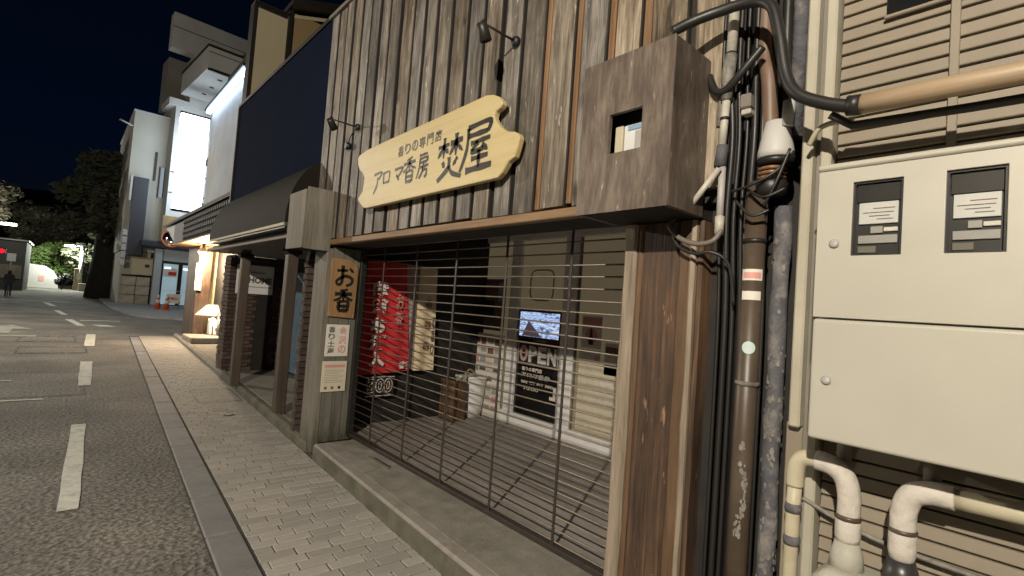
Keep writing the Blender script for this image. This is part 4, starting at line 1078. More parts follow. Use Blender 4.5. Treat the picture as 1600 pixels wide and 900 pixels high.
for y in (.5, .27):
    pipe("cabinet_stub", "short cream conduit stub under the %s of the cabinet" % ("left end" if y == .5 else "middle"), "conduit", [(2.0, y, 1.30), (2.0, y, 1.17)], .022, 'greypanel', smooth=False)
gm = thing("gas_meter", "grey-green cast gas meter under the lagged elbow pipes", "gas meter", (1.9, .42, .5))
MB().cbox(1.82, 2.06, .22, .555, .45, .87, .05).build("meter_body", M['gasmeter'], gm, bevel=.015)
MB().lathe([(.05, .86), (.045, .91), (.034, .95)], (1.945, .467, 0), 16).build("inlet", M['gasmeter'], gm)
MB().lathe([(.05, .86), (.045, .91), (.034, .95)], (1.95, .327, 0), 16).build("outlet", M['meterdark'], gm)
MB().cbox(1.80, 1.822, .31, .53, .66, .80, .01).build("dial_cover", M['metergrey'], gm)
MB().lathe([(.012, 0), (.012, -.012)], (1.82, .52, .84), 10, 'x').build("bolt", M['meterdark'], gm)
pipe("thin_bracket_rod", "thin dark rod slanting behind the pipes under the cabinet", "rod", [(2.05, .66, 1.02), (2.05, .42, .95), (2.06, .1, .93)], .008, 'wrap', 8)

# ------------------------------------------------------------------ next house: navy front over a brick entrance
nb = thing("navy_fronted_restaurant", "house with dark navy upper front, brown awning and brick entrance porch", "restaurant", (2.2, 8, 0))
MB().box(2.15, 2.9, 5.64, 10.25, 3.05, 4.93).build("upper_front", M['navy'], nb)
MB().cbox(2.125, 2.3, 5.64, 10.3, 4.933, 4.985, .004).build("parapet_trim", M['darkmetal'], nb)
MB().cbox(2.12, 2.2, 10.255, 10.31, 2.9, 4.93, .004).build("edge_trim", M['darkmetal'], nb)
MB().box(2.9, 6, 5.64, 10.3, 3.0, 4.7).build("body", M['blackwood'], nb)
# quarter-round awning
aw = MB(); n = 9; ya, yb = 5.60, 9.35; vs = []
arc = [(2.148 - .46 * math.sin(a), 2.36 + .76 * math.cos(a)) for a in [i / n * math.pi / 2 for i in range(n + 1)]]
for x, z in arc: vs += [(x, ya, z), (x, yb, z)]
aw.add(vs, [(2 * i, 2 * i + 1, 2 * i + 3, 2 * i + 2) for i in range(n)], True)
for yy in (ya, yb):
    aw.add([(2.148, yy, 2.36)] + [(x, yy, z) for x, z in arc], [tuple(range(n + 2))])
ao = aw.build("awning", M['awning'], nb)
MB().cbox(1.683, 1.70, 5.62, 9.35, 2.325, 2.36, .004).build("awning_hem", M['awning_edge'], ao)
MB().cbox(1.70, 2.15, 5.62, 9.3, 2.30, 2.322, .004).build("awning_frame", M['darkmetal'], ao)
MB().cbox(1.85, 3.2, 5.75, 10.3, 2.235, 2.28, .003).build("soffit", M['greypanel'], nb)
MB().cbox(1.80, 1.84, 5.62, 9.6, 2.22, 2.29, .004).build("fascia", M['greypanel'], nb)
for y in (6.55, 8.75):
    MB().cbox(2.06, 2.19, y, y + .13, .085, 2.235, .008).build("porch_post", M['brownpost'], nb)
    MB().cbox(2.03, 2.22, y - .02, y + .15, 2.10, 2.18, .004).build("post_cap", M['blackwood'], nb)
# brick wall across the porch end, laid brick by brick
M['brick_dim'] = plain("shaded_brick", (.06, .042, .032), .9, var=.25, scale=14, bump=.4, bscale=60, objvar=.3)  # darker copy of the brick, the pier's dimness is in its colour
bw = MB().box(2.30, 3.3, 10.345, 10.475, .086, 2.23).build("brick_wall", M['mortar'], nb)
bkm = MB().cbox(-.105, .105, -.05, .05, -.03, .03, .004).mesh("brick", M['brick'])
zc = .12; r_ = 0; cnt = 0
while zc < 2.2:
    x = 2.25 + (.0 if r_ % 2 else .11)
    while x < 3.2:
        if not (2.74 < x + .1 < 2.98 and zc < 1.52):
            o = obj("brick", bkm, bw, (x + .105 - 2.2, 10.372 + random.uniform(-.006, .006) - 8, zc)); cnt += 1
        x += .222
    zc += .07; r_ += 1
zc = .12; r_ = 0
while zc < 2.2:                                                  # return of the same wall towards the street
    y = 10.33
    for i in range(2):
        o = obj("brick", bkm, bw, (2.300 - 2.2 + random.uniform(-.006, .006), y + .115 + i * .222 - 8 + (.05 if r_ % 2 else 0), zc), (0, 0, math.pi / 2)); cnt += 1
    zc += .07; r_ += 1
MB().box(2.27, 2.5, 10.48, 10.85, .086, 2.23).build("wall_return", M['mortar'], nb)
MB().cbox(2.74, 3.0, 10.30, 10.36, .086, 1.52, .004).build("dark_board", M['blackwood'], nb)
# glazed back of the porch and dark surround
MB().box(3.2, 3.25, 5.64, 8.9, .086, 2.23).build("back_wall", M['blackwood'], nb)
MB().box(3.2, 3.25, 9.75, 10.3, .086, 2.23).build("back_wall", M['mortar'], nb)
MB().box(3.2, 3.22, 8.9, 9.75, .15, 1.98).build("glass_door", M['bluedoor'], nb)
MB().box(3.2, 3.25, 8.9, 9.75, 1.985, 2.23).build("door_head", M['blackwood'], nb)
for i in range(5):
    MB().box(3.19, 3.198, 8.95, 9.7, .56 + i * .07, .572 + i * .07).build("door_stripe", M['metergrey'], nb)
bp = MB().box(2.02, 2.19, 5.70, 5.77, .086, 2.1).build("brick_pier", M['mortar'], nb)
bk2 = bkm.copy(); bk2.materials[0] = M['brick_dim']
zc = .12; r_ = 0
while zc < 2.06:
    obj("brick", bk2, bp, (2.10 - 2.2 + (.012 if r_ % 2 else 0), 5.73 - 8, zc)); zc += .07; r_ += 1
hm = thing("cafe_name_sign", "pale sign with dark lettering HOME partly behind a porch post", "sign", (2.78, 10.25, 1.53))
MB().cbox(2.50, 3.0, 10.29, 10.312, 1.53, 2.07, .003).build("sign_board", M['whiteframe'], hm)
b = MB(); put_text(b, "HOME", (2.56, 10.287, 1.73), UX, UZ, .41, .12, .05); b.build("lettering", M['greyprint'], hm)
b = MB(); put_text(b, "restaurant", (2.56, 10.287, 1.92), UX, UZ, .3, .035, .03); b.build("small_lettering", M['greyprint'], hm)
MB().quad((2.56, 10.287, 1.655), (2.97, 10.287, 1.655), (2.97, 10.287, 1.667), (2.56, 10.287, 1.667)).build("rule_line", M['greyprint'], hm)
vs_ = thing("strip_sign", "narrow blank pale upright sign on brick left of the lettered sign", "sign", (2.42, 10.28, 1.52))
MB().cbox(2.355, 2.47, 10.29, 10.312, 1.52, 2.06, .003).build("sign_board", M['whiteframe'], vs_)

# upper storeys of the house behind
rs = thing("rooftop_signboard", "blank cream rooftop signboard with dark edge above the navy front", "signboard", (2.7, 11.1, 4.9))
MB().box(2.44, 3.02, 11.0, 11.25, 4.8, 7.28).build("cream_face", M['upperwall'], rs)
MB().box(2.37, 2.435, 10.97, 11.28, 4.8, 7.35).build("edge_trim", M['darkmetal'], rs)
MB().cbox(2.37, 3.06, 10.95, 11.28, 7.355, 7.40, .005).build("coping", M['darkmetal'], rs)
ub = thing("tan_upper_house", "tan gabled upper storey of a taller house behind the navy front", "house", (4, 12, 4.7))
MB().box(3.03, 3.11, 10.95, 11.3, 4.7, 7.5).build("downpipe_recess", M['darkmetal'], ub)
MB().box(3.12, 6.5, 11.02, 16, 4.7, 7.48).build("tan_wall", M['tanwall'], ub)
MB().prism([(2.98, 10.6, 7.46), (6.6, 10.6, 8.6), (6.6, 10.6, 8.75), (2.98, 10.6, 7.56)], (0, 5.5, 0)).build("roof", M['darkmetal'], ub)
MB().prism([(3.13, 11.0, 7.36), (6.5, 10.98, 8.42), (6.5, 10.98, 8.48), (3.13, 11.0, 7.44)], (0, .01, 0)).build("gable_trim", M['upperwall'], ub)

# ------------------------------------------------------------------ lamplit house with tiled eave
ho = thing("lamplit_house", "old house with lattice eave and lit cream entrance wall at the corner", "house", (2.9, 14, 0))
MB().box(3.3, 7, 11.25, 16.9, .086, 2.75).build("dark_wall", M['blackwood'], ho)
MB().box(3.15, 3.62, 16.78, 16.9, .086, 2.72).build("cream_wall", M['upperwall'], ho)
MB().cbox(2.79, 3.13, 16.55, 18.2, .086, 2.75, .01).build("dark_column", M['charred'], ho)
MB().box(3.13, 7, 16.92, 18.3, .086, 2.75).build("dark_wall", M['blackwood'], ho)
MB().cbox(2.32, 3.6, 10.8, 18.2, 2.76, 2.80, .003).build("wood_soffit", M['trim'], ho)
MB().cbox(2.27, 2.31, 10.75, 20.1, 3.44, 3.51, .006).build("eave_board", M['greyedge'], ho)
MB().box(2.33, 2.36, 10.8, 16.4, 2.83, 3.43).build("lattice_back", M['blackwood'], ho)
tl = MB()
for r_ in range(4):
    for i in range(28):
        y = 10.9 + i * .197 + (.1 if r_ % 2 else 0); z = 2.87 + r_ * .14
        tl.lathe([(.05, 0), (.06, -.02), (.045, -.035)], (2.33, y, z + .03), 8, 'x')
to = tl.build("tile_end", M['darkstone'], ho); tag(to, kind='stuff')
MB().add([(2.27, 10.75, 3.46), (2.27, 20.1, 3.46), (3.9, 18.4, 4.15), (3.9, 10.75, 4.15), (2.27, 10.75, 3.42), (2.27, 20.1, 3.42), (3.9, 18.4, 4.1), (3.9, 10.75, 4.1)], [(0, 1, 2, 3), (4, 5, 6, 7), (0, 1, 5, 4), (1, 2, 6, 5), (2, 3, 7, 6), (3, 0, 4, 7)]).build("roof", M['darkstone'], ho)
MB().prism([(2.36, 18.25, 2.9), (2.36, 20.0, 3.4), (2.36, 18.25, 3.4)], (.9, -.0, 0)).build("eave_gable", M['bluefascia'], ho)
MB().box(2.36, 7, 16.4, 18.25, 2.83, 3.42).build("eave_end", M['darkstone'], ho)
pf = thing("entrance_platform", "low stone platform before the lit house entrance", "platform", (3.1, 15.9, .08))
MB().cbox(2.55, 3.7, 15.2, 16.5, .086, .24, .02).build("platform_slab", M['concrete_light'], pf)
el = thing("entrance_lamp", "glowing warm lamp under the lattice eave of the corner house", "lamp", (2.82, 16.0, 2.6))
MB().lathe([(.03, 2.76), (.04, 2.66), (.13, 2.58), (.14, 2.54)], (2.78, 16.0, 0), 16).build("shade", M['metergrey'], el)
MB().lathe([(.12, 2.56), (.11, 2.49), (.06, 2.45), (.0, 2.44)], (2.78, 16.0, 0), 16).build("bulb", emit("warm_bulb", (1, .72, .42), 14), el)
db = thing("menu_case", "cream menu case with a small lit spotlight on the platform", "menu case", (3.3, 16.2, .24))
MB().cbox(3.13, 3.52, 16.1, 16.4, .245, .66, .02).build("case_body", M['whiteframe'], db)
MB().lathe([(.0, .0), (.05, .0), (.05, -.008)], (3.3, 16.097, .42), 14, 'y').build("round_emblem", M['greypanel'], db)
MB().lathe([(.09, .70), (.10, .72), (.0, .78)], (3.18, 16.12, 0), 14).build("spot_hood", M['black'], db)
MB().lathe([(.0, .665), (.085, .67), (.085, .70), (.0, .705)], (3.18, 16.12, 0), 14).build("spot_lens", emit("spot_lens", (1, .8, .55), 16), db)
mb_ = thing("menu_board", "slanted open menu board above the menu case", "menu board", (3.2, 16.0, .8))
MB().prism([(2.72, 15.95, .80), (3.2, 15.8, .78), (3.5, 16.1, 1.08), (3.05, 16.3, 1.06)], (0, .005, .02)).build("board", M['cream_paper'], mb_)
MB().tube([(3.2, 16.1, .25), (3.2, 16.1, .88)], .015, 8).build("stand", M['black'], mb_)
cs = thing("column_sign", "narrow upright cream sign with red characters on the dark column", "sign", (2.8, 16.5, 1.45))
MB().cbox(2.735, 2.90, 16.50, 16.54, 1.47, 2.24, .006).build("sign_board", M['cream_paper'], cs)
b = MB(); put_text(b, "御料理", (2.77, 16.497, 1.58), UX, UZ, .09, .56, .03, True); b.build("lettering", M['redprint'], cs)
mr = thing("traffic_mirror", "round orange-rimmed traffic mirror by the corner house eave", "mirror", (2.5, 19.5, 2.9))
MB().lathe([(.0, .02), (.2, .012), (.26, .0), (.27, .03), (.2, .05)], (2.47, 19.5, 3.05), 24, 'y').build("rim", M['orange'], mr)
MB().lathe([(.0, -.045), (.12, -.035), (.22, -.012), (.245, .002), (.245, .004)], (2.47, 19.5, 3.05), 24, 'y').build("mirror_glass", M['mirror'], mr)
MB().tube([(2.47, 19.55, 3.0), (2.7, 19.3, 2.85), (3.1, 18.3, 2.8)], .03, 8).build("bracket", M['orange'], mr)

# floodlit wall above the eave with its strip light
fw = thing("floodlit_wall", "pale upper wall washed by a cold strip light along its top", "wall", (3, 15.2, 4.1))
MB().box(2.92, 3.2, 13.1, 17.5, 4.0, 6.9).build("wall_face", plain("rough_render", (.34, .38, .44), .8, var=.15, scale=1.2, dirt=(.3, .25, .2), dirt_amt=.6), fw)
MB().cbox(2.70, 2.93, 13.1, 17.45, 6.86, 6.92, .005).build("light_tray", M['darkmetal'], fw)
for i in range(11):
    y = 13.2 + i * .385
    MB().cbox(2.74, 2.86, y, y + .33, 6.78, 6.855, .01).build("strip_tube", emit("cold_strip", (.55, .76, 1.0), 13) if i == 0 else bpy.data.materials["cold_strip"], fw)
MB().tube(smooth_path([(3.0, 17.6, 5.6), (2.8, 19.5, 5.35), (2.9, 23.3, 6.9)]), .012, 6).build("hanging_cable", M['paper'], fw)

# ------------------------------------------------------------------ tall building with balcony and the bright sign
SB = (4.26, 41.0, 0)
SS = 1.577
sb = thing("balcony_building", "pale tall building with a boxy projecting balcony beyond the crossing", "building", SB, R(4.0))
def lb_(name, x0, x1, y0, y1, z0, z1, mat, p=None):
    zz = lambda z: 1.62 + (z - 1.62) * SS
    return MB().box(x0 * SS, x1 * SS, y0 * SS, y1 * SS, zz(z0), zz(z1)).build(name, M[mat], p or sb, world=False)
lb_("main_wall", .28, 9, 0, 2.4, 3.4, 9.45, 'whitewall')
lb_("upper_wall", .75, 9, .01, 2.4, 9.452, 11.75, 'whitewall')
lb_("terrace_recess", .06, .748, 1.2, 2.4, 9.452, 11.75, 'greypanel')
lb_("top_band", -.12, 9, -.05, .5, 11.752, 13.3, 'whitewall')
lb_("joint_line", -.125, 9.0, -.056, -.051, 12.66, 12.69, 'darkmetal')
lb_("terrace_edge", .0, .75, -.08, 1.5, 9.3, 9.6, 'whitewall')
lb_("balcony", .38, 1.72, -4.0, -.06, 9.84, 10.72, 'whitewall')
lb_("balcony_cap", .34, 1.76, -4.05, -.06, 10.722, 10.80, 'darkmetal')
lb_("balcony_line", .375, 1.725, -4.006, -4.0005, 10.52, 10.545, 'darkmetal')
lb_("balcony_gutter", .40, 1.70, -4.09, -4.01, 9.78, 9.87, 'darkmetal')
for i in range(3):
    lb_("soffit_light", .95, 1.1, -3.3 + i * 1.1, -3.18 + i * 1.1, 9.815, 9.838, 'darkmetal')
lb_("stair_tower", 1.80, 5, -2.9, -.06, 3.4, 11.3, 'whitewall')
for z in (6.4, 5.5): lb_("wall_line", .3, 1.8, -.012, -.002, z, z + .05, 'darkmetal')
w1 = lb_("window", 1.15, 1.78, -.03, -.003, 4.6, 5.3, 'darkglass')
w2 = lb_("window", 1.15, 1.78, -.03, -.003, 7.0, 7.35, 'darkglass')
lb_("lower_wall", .2, 1.79, -.07, -.04, 3.42, 4.5, 'tanwall')
ls = thing("light_box_sign", "blown-out white vertical light box sign on the balcony building", "sign", (5.5, 38.6, 6.4))
MB().cbox(4.73, 6.34, 38.6, 39.0, 6.44, 12.70, .04).build("lit_face", emit("white_sign", (.76, .89, 1.0), 9), ls)
MB().cbox(4.70, 6.37, 38.63, 38.97, 6.30, 6.43, .01).build("frame_end", M['darkmetal'], ls)
MB().cbox(4.70, 6.37, 38.63, 38.97, 12.71, 12.82, .01).build("frame_end", M['darkmetal'], ls)
MB().tube([(5.5, 39.0, 12.2), (5.5, 41.4, 12.2)], .07, 8).build("bracket", M['darkmetal'], ls)
MB().tube([(5.5, 39.0, 7.2), (5.5, 41.4, 7.2)], .07, 8).build("bracket", M['darkmetal'], ls)

# ------------------------------------------------------------------ white building with glazed entrance, far corner
wb2 = thing("glazed_corner_building", "tall pale building with glazed blue-white entrance and slate canopy", "building", (4, 42, 0))
def fb(name, x0, x1, y0, y1, z0, z1, mat, p=None, c=0):
    m = MB()
    (m.cbox(x0, x1, y0, y1, z0, z1, c) if c else m.box(x0, x1, y0, y1, z0, z1))
    return m.build(name, M[mat] if isinstance(mat, str) else mat, p or wb2)
fb("tower", 2.62, 5.0, 42.5, 54, 3.6, 13.05, 'palewall')
fb("parapet", 2.56, 5.05, 42.44, 54.1, 13.055, 13.2, 'whitewall')
fb("wing", 5.0, 16, 43.2, 54, 3.6, 9.8, 'palewall')
w_ = fb("window", 4.3, 4.95, 42.42, 42.49, 7.5, 9.6, 'darkglass')
fb("window_frame", 4.26, 4.29, 42.40, 42.49, 7.45, 9.65, 'darkmetal', w_)
fb("vent_slot", 3.95, 4.1, 42.43, 42.49, 8.6, 10.6, 'darkmetal')
fb("downpipe", 4.62, 4.72, 42.38, 42.48, 4.6, 7.3, 'creampipe')
fb("tan_panel", 4.75, 6.3, 42.9, 43.15, 4.6, 7.3, 'tanwall')
fb("side_wall", 2.7, 4.3, 42.6, 54, 0, 3.58, 'palewall')
fb("canopy", 3.55, 9.0, 41.2, 43.0, 3.95, 4.4, 'bluefascia', c=.05)
for z in (4.05, 4.2): fb("canopy_rib", 3.52, 9.03, 41.16, 41.19, z, z + .04, 'darkstone')
fb("entrance_pillar", 4.42, 4.86, 41.5, 42.2, .06, 3.9, 'bluewhite', c=.04)
fb("entrance_fascia", 4.87, 9, 41.7, 42.0, 3.12, 3.94, 'bluewhite')
fb("door_head", 4.87, 9, 41.72, 41.9, 2.95, 3.11, 'darkmetal')
for x in (4.88, 5.86, 6.0, 6.9, 7.9): fb("door_stile", x, x + .1, 41.75, 41.85, .12, 2.94, 'darkmetal')
fb("threshold", 4.87, 9, 41.7, 41.9, .06, .115, 'darkmetal')
litglass = lit("lit_interior", (.30, .42, .48), .55)
for x0, x1 in ((4.985, 5.855), (6.105, 6.895), (7.0, 7.895)):
    fb("lit_pane", x0, x1, 41.8, 41.82, .12, 2.94, litglass)
fb("hanging_poster", 5.0, 5.8, 41.77, 41.79, 2.05, 2.65, 'paper')
fb("red_print", 5.3, 5.75, 41.755, 41.768, 2.15, 2.4, 'redprint')
for x in (5.05, 6.15): fb("ceiling_tube", x, x + .35, 41.74, 41.76, 2.62, 2.68, emit("white_tube", (.9, .97, 1), 5))
fb("exit_light", 6.5, 6.8, 41.74, 41.76, 1.82, 2.0, emit("green_light", (.1, 1, .45), 1.6))
fb("push_bar", 4.99, 7.9, 41.73, 41.745, 1.05, 1.08, 'meterwhite')
swl = thing("stone_block_wall", "beige stone block wall below a pale board at the far corner", "wall", (3.6, 41.9, 0))
blk = MB().cbox(-.36, .36, -.15, .15, -.30, .30, .03).mesh("stone_block", M['stone'])
MB().box(2.78, 4.4, 42.05, 42.3, .0, 2.0).build("core", M['mortar'], swl)
for r_ in range(3):
    for c_ in range(2):
        o = obj("stone_block", blk, swl, (3.15 + c_ * .78 - 3.6, 0.0, .35 + r_ * .61), (0, 0, random.uniform(-.02, .02))); o.scale = (1.05, 1, .98)
MB().cbox(2.72, 4.4, 41.6, 42.3, .0, .10, .02).build("plinth", M['concrete'], swl)
bb = thing("pale_signboard", "pale beige board with small dark label above the stone wall", "signboard", (3.7, 41.8, 2.0))
MB().cbox(3.22, 4.38, 41.78, 41.86, 2.02, 3.12, .01).build("board", M['upperwall'], bb)
MB().box(3.95, 4.2, 41.765, 41.778, 2.55, 2.75).build("dark_label", M['darkmetal'], bb)
MB().cbox(3.18, 4.4, 41.75, 41.9, 3.125, 3.2, .01).build("top_rail", M['tanwall'], bb)
dk = thing("dark_vertical_sign", "tall blank dark slate sign standing upright on the pale tower", "sign", (3.25, 41.8, 2.6))
MB().cbox(2.86, 3.7, 41.75, 42.1, 3.3, 8.55, .02).build("sign_face", M['darkstone'], dk)
MB().cbox(2.70, 2.855, 41.8, 42.1, 6.9, 8.6, .02).build("side_panel", M['whitewall'], dk)
sl = thing("stacked_square_signs", "column of small pale square signs beside the dark upright sign", "sign", (2.73, 41.8, 2.9))
for i in range(5):
    MB().cbox(2.56, 2.84, 41.78, 41.86, 2.55 + i * .5, 2.97 + i * .5, .03).build("square_sign", M['whitewall'], sl)
pipe("roof_pole", "thin pale pole sticking out from the pale tower near its top", "pole", [(1.85, 42.6, 12.3), (2.62, 42.6, 12.05)], .06, 'whitewall', smooth=False)

# traffic cones and barrier board
def cone():
    t = thing("traffic_cone", "", "cone", (0, 0, 0), group="cones by the glazed entrance")
    obj("base", MB().cbox(-.19, .19, -.19, .19, 0, .05, .02).mesh("base", M['orange']), t)
    obj("cone_body", MB().lathe([(.15, .05), (.035, .84), (.03, .85)], n=16).mesh("cone_body", M['orange']), t)
    for z0, z1 in ((.36, .55), (.66, .83)):
        r0 = .152 - .145 * (z0 - .05); r1 = .152 - .145 * (z1 - .05)
        obj("reflective_band", MB().lathe([(r0 + .004, z0), (r1 + .004, z1)], n=16).mesh("reflective_band", M['reflect']), t)
    return t
c1 = cone(); c1.location = (4.12, 35.3, .06); c1["label"] = "orange and white traffic cone next to the entrance pillar, left one"
c2 = c1.copy(); COL.objects.link(c2); c2.location = (4.46, 34.7, .06); c2["label"] = "orange and white traffic cone in front, nearer the barrier board"
for ch in list(c1.children):
    q = ch.copy(); COL.objects.link(q); q.parent = c2
ba = thing("barrier_board", "low white barrier board with red print beside the traffic cones", "barrier", (4.9, 35.7, .06))
MB().cbox(4.56, 5.26, 35.68, 35.73, .42, .98, .01).build("board", M['paper'], ba)
b = MB(); put_text(b, "駐車禁止", (4.64, 35.675, .62), UX, UZ, .52, .16, .04); b.build("red_lettering", M['redprint'], ba)
for x in (4.62, 5.18): MB().cbox(x, x + .04, 35.68, 35.73, .06, .42, .004).build("leg", M['metergrey'], ba)

# ------------------------------------------------------------------ trees, planting and the end of the street
def leaf_cloud(mb, blobs, n, size, rnd):
    tot = sum(b[3] ** 2 for b in blobs)
    for (cx, cy, cz, r, sq) in [(b[0], b[1], b[2], b[3], b[4] if len(b) > 4 else .8) for b in blobs]:
        for _ in range(int(n * r * r / tot)):
            d = Vector((rnd.gauss(0, 1), rnd.gauss(0, 1), rnd.gauss(0, 1))).normalized()
            rad = r * (rnd.random() ** .4)
            p = Vector((cx, cy, cz)) + Vector((d.x * rad, d.y * rad, d.z * rad * sq))
            a = Vector((rnd.gauss(0, 1), rnd.gauss(0, 1), rnd.gauss(0, .5))).normalized(); b_ = a.orthogonal().normalized()
            s = size * rnd.uniform(.6, 1.5)
            mb.add([p - a * s, p + b_ * s * .5, p + a * s, p - b_ * s * .5], [(0, 1, 2, 3)])
def tree(label, x, y, h, r, mat, seed, trunk_r=.3, n=2600, z0=0.0, crown=(.35, 1.0), size=.3):
    rnd = random.Random(seed)
    t = thing("broadleaf_tree", label, "tree", (x, y, z0), group="trees at the street's end")
    m = MB(); m.tube([(x, y, z0), (x + .1, y, z0 + h * .3), (x - .1, y, z0 + h * .6), (x, y, z0 + h * .9)], [trunk_r * 1.25, trunk_r, trunk_r * .6, trunk_r * .15], 10)
    for i in range(6):
        a = rnd.uniform(0, 6.28); zz = z0 + h * rnd.uniform(.35, .6); l = r * rnd.uniform(.5, .9)
        m.tube([(x, y, zz), (x + math.cos(a) * l * .5, y + math.sin(a) * l * .5, zz + l * .35), (x + math.cos(a) * l, y + math.sin(a) * l, zz + l * .5)], [trunk_r * .45, trunk_r * .25, .03], 6)
    m.build("trunk", M['bark'], t)
    blobs = []
    for i in range(13):
        a = rnd.uniform(0, 6.28); d = r * rnd.uniform(.1, .75); zz = z0 + h * rnd.uniform(*crown)
        blobs.append((x + math.cos(a) * d, y + math.sin(a) * d, zz, r * rnd.uniform(.28, .5), .7))
    m = MB(); leaf_cloud(m, blobs, n, size, rnd); m.build("crown", M[mat], t)
    return t
structure(MB().add([(-140, 125, -1), (60, 118, -1), (70, 190, 20), (20, 175, 24), (-30, 170, 21), (-80, 180, 22), (-140, 190, 18)], [(0, 1, 2, 3, 4, 5, 6)]).build("hill", M['hill']))
tree("massive dark tree trunk left of the stone wall with black crown", 2.16, 51, 11, 3.6, 'leaf_dark', 1, .85, 3000, 0, (.5, .95))
tree("grey-lit spreading tree at the far left above the street lamp", -7.5, 84, 11.5, 5.5, 'leaf_grey', 2, .35, 3600, .3, (.45, .95), .28)
tree("dim tall tree behind the far street lamp", 1.5, 106, 12, 6.5, 'leaf_dark', 3, .4, 3200, .5, (.25, .9), .4)
tree("olive tree between the grey-lit tree and the dim tall tree", -3.2, 98, 10.5, 5.0, 'leaf_grey', 4, .35, 3000, .5, (.4, .95), .3)
tree("dark rounded tree beside the pale tower's left edge", 3.6, 78, 9, 4.2, 'leaf_dark', 5, .35, 2600, .3, (.3, .9), .32)
sh = thing("clipped_shrubbery", "bright green lamplit shrubbery behind the far street lamp", "shrub", (-1, 82, .2))
rnd = random.Random(11); m = MB()
leaf_cloud(m, [(-2.2, 81, 3.6, 1.6), (-.6, 81.5, 3.2, 2.0), (1.0, 82, 2.9, 1.7), (-1.2, 83, 4.4, 1.6), (.2, 80.5, 2.0, 1.4), (1.9, 82, 1.6, 1.3), (-.2, 83, 4.6, 1.5)], 6500, .16, rnd)
m.build("foliage", M['leaf'], sh)
m = MB()
for x in (-1.6, -.2, 1.2): m.tube([(x, 81.8, .0), (x + .1, 81.8, 2.5)], .08, 6)
m.build("stem", M['bark'], sh)
ww = thing("white_garden_wall", "curved-top white wall with a red patch before the shrubbery", "wall", (-2, 76, .2))
pts = [(-3.05, 76, .05), (-.5, 76, .05), (-.62, 76, 1.3), (-1.0, 76, 2.0), (-1.7, 76, 2.5), (-3.05, 76, 2.65)]
MB().prism(pts, (0, .4, 0)).build("wall_body", M['whitewall'], ww)
MB().quad((-2.15, 75.98, .8), (-1.75, 75.98, .8), (-1.75, 75.98, 1.35), (-2.15, 75.98, 1.35)).build("red_patch", M['pinkprint'], ww)
ds = thing("dark_planter_shrub", "small black leaning shrub between white wall and lamp post", "shrub", (0, 74, .1))
m = MB(); leaf_cloud(m, [(-.3, 74, .9, .55), (.1, 74, 1.5, .45), (-.1, 74, 1.2, .5)], 700, .12, random.Random(3)); m.build("foliage", M['black'], ds)
MB().tube([(-.2, 74, 0), (0, 74, 1.2)], .06, 6).build("stem", M['bark'], ds)
for nm, lab, x, y, z, px in (("street_lamp", "lit street lamp with pale post before the green shrubbery", .16, 75, 4.95, 1.25), ("street_lamp", "lit street lamp at the far left above the red signal", -3.75, 58, 5.45, -5.2)):
    t = thing(nm, lab, "street lamp", (px, y, 0), group="far street lamps")
    MB().tube([(px, y, 0), (px, y, z + .1)], [.22, .18] if px > 0 else [.1, .08], 12).build("post", M['whitewall'], t)
    MB().tube([(px, y, z + .05), (x + .3, y, z + .12)], .06, 8).build("arm", M['metergrey'], t)
    MB().cbox(x - .55, x + .5, y - .2, y + .2, z + .02, z + .16, .04).build("head", M['metergrey'], t)
    MB().cbox(x - .5, x + .45, y - .22, y + .17, z - .08, z + .015, .03).build("lens", emit("far_lamp_lens", (.95, 1, .92), 22) if nm + "x" not in bpy.data.objects else None, t)
    l = bpy.data.lights.new("far_lamp_light", 'POINT'); l.energy = 3000 if px > 0 else 600; l.color = (.95, 1, .85); l.shadow_soft_size = .3
    lo = bpy.data.objects.new("far_lamp_light", l); link(lo, t); lo.location = (x - px, -.3, z - .35)
gp3 = thing("pale_gate_pier", "pale square gate pier with white notice by the far lamp post", "pier", (.95, 74.3, 0))
MB().cbox(.72, 1.12, 74.1, 74.5, 0, 2.5, .03).build("pier_body", M['upperwall'], gp3)
MB().box(.95, 1.35, 74.07, 74.095, 1.3, 2.0).build("notice", M['paper'], gp3)
wl2 = thing("low_garden_wall", "low pale kerbed planter wall right of the gate pier", "wall", (2.2, 73, 0))
MB().cbox(1.15, 2.9, 73.4, 73.8, 0, .75, .05).build("wall_body", M['stone'], wl2)
MB().cbox(1.12, 2.93, 73.36, 73.84, .755, .85, .03).build("coping", M['upperwall'], wl2)

dbd = thing("dark_brown_building", "dark brown low building behind the red signal at the far left", "building", (-6, 62, 0))
MB().box(-14, -2.75, 62, 70, .9, 4.3).build("wall", M['blackwood'], dbd)
MB().box(-14, -2.9, 61.9, 62, 1.0, 2.2).build("lower_wall", M['brownpost'], dbd)
MB().cbox(-14.2, -2.6, 61.7, 70.3, 4.31, 4.5, .04).build("roof_edge", M['darkmetal'], dbd)
MB().box(-14, -2.75, 62, 70, -.05, .89).build("base", M['blackwood'], dbd)
tsg = thing("traffic_signal", "red-lit traffic signal at the far left edge", "traffic signal", (-3.3, 47, 0))
MB().cbox(-3.75, -3.05, 47.0, 47.25, 2.72, 3.12, .04).build("signal_case", M['darkmetal'], tsg)
MB().lathe([(.0, 0), (.15, 0), (.15, .02)], (-3.24, 46.97, 2.92), 18, 'y').build("red_lens", emit("red_lens", (1, .012, .03), 1.6), tsg)
MB().lathe([(.15, 0), (.15, .02)], (-3.6, 46.97, 2.92), 18, 'y').build("dark_lens", M['black'], tsg)
MB().tube([(-3.4, 47.2, 0), (-3.4, 47.2, 3.1)], .07, 10).build("post", M['metergrey'], tsg)
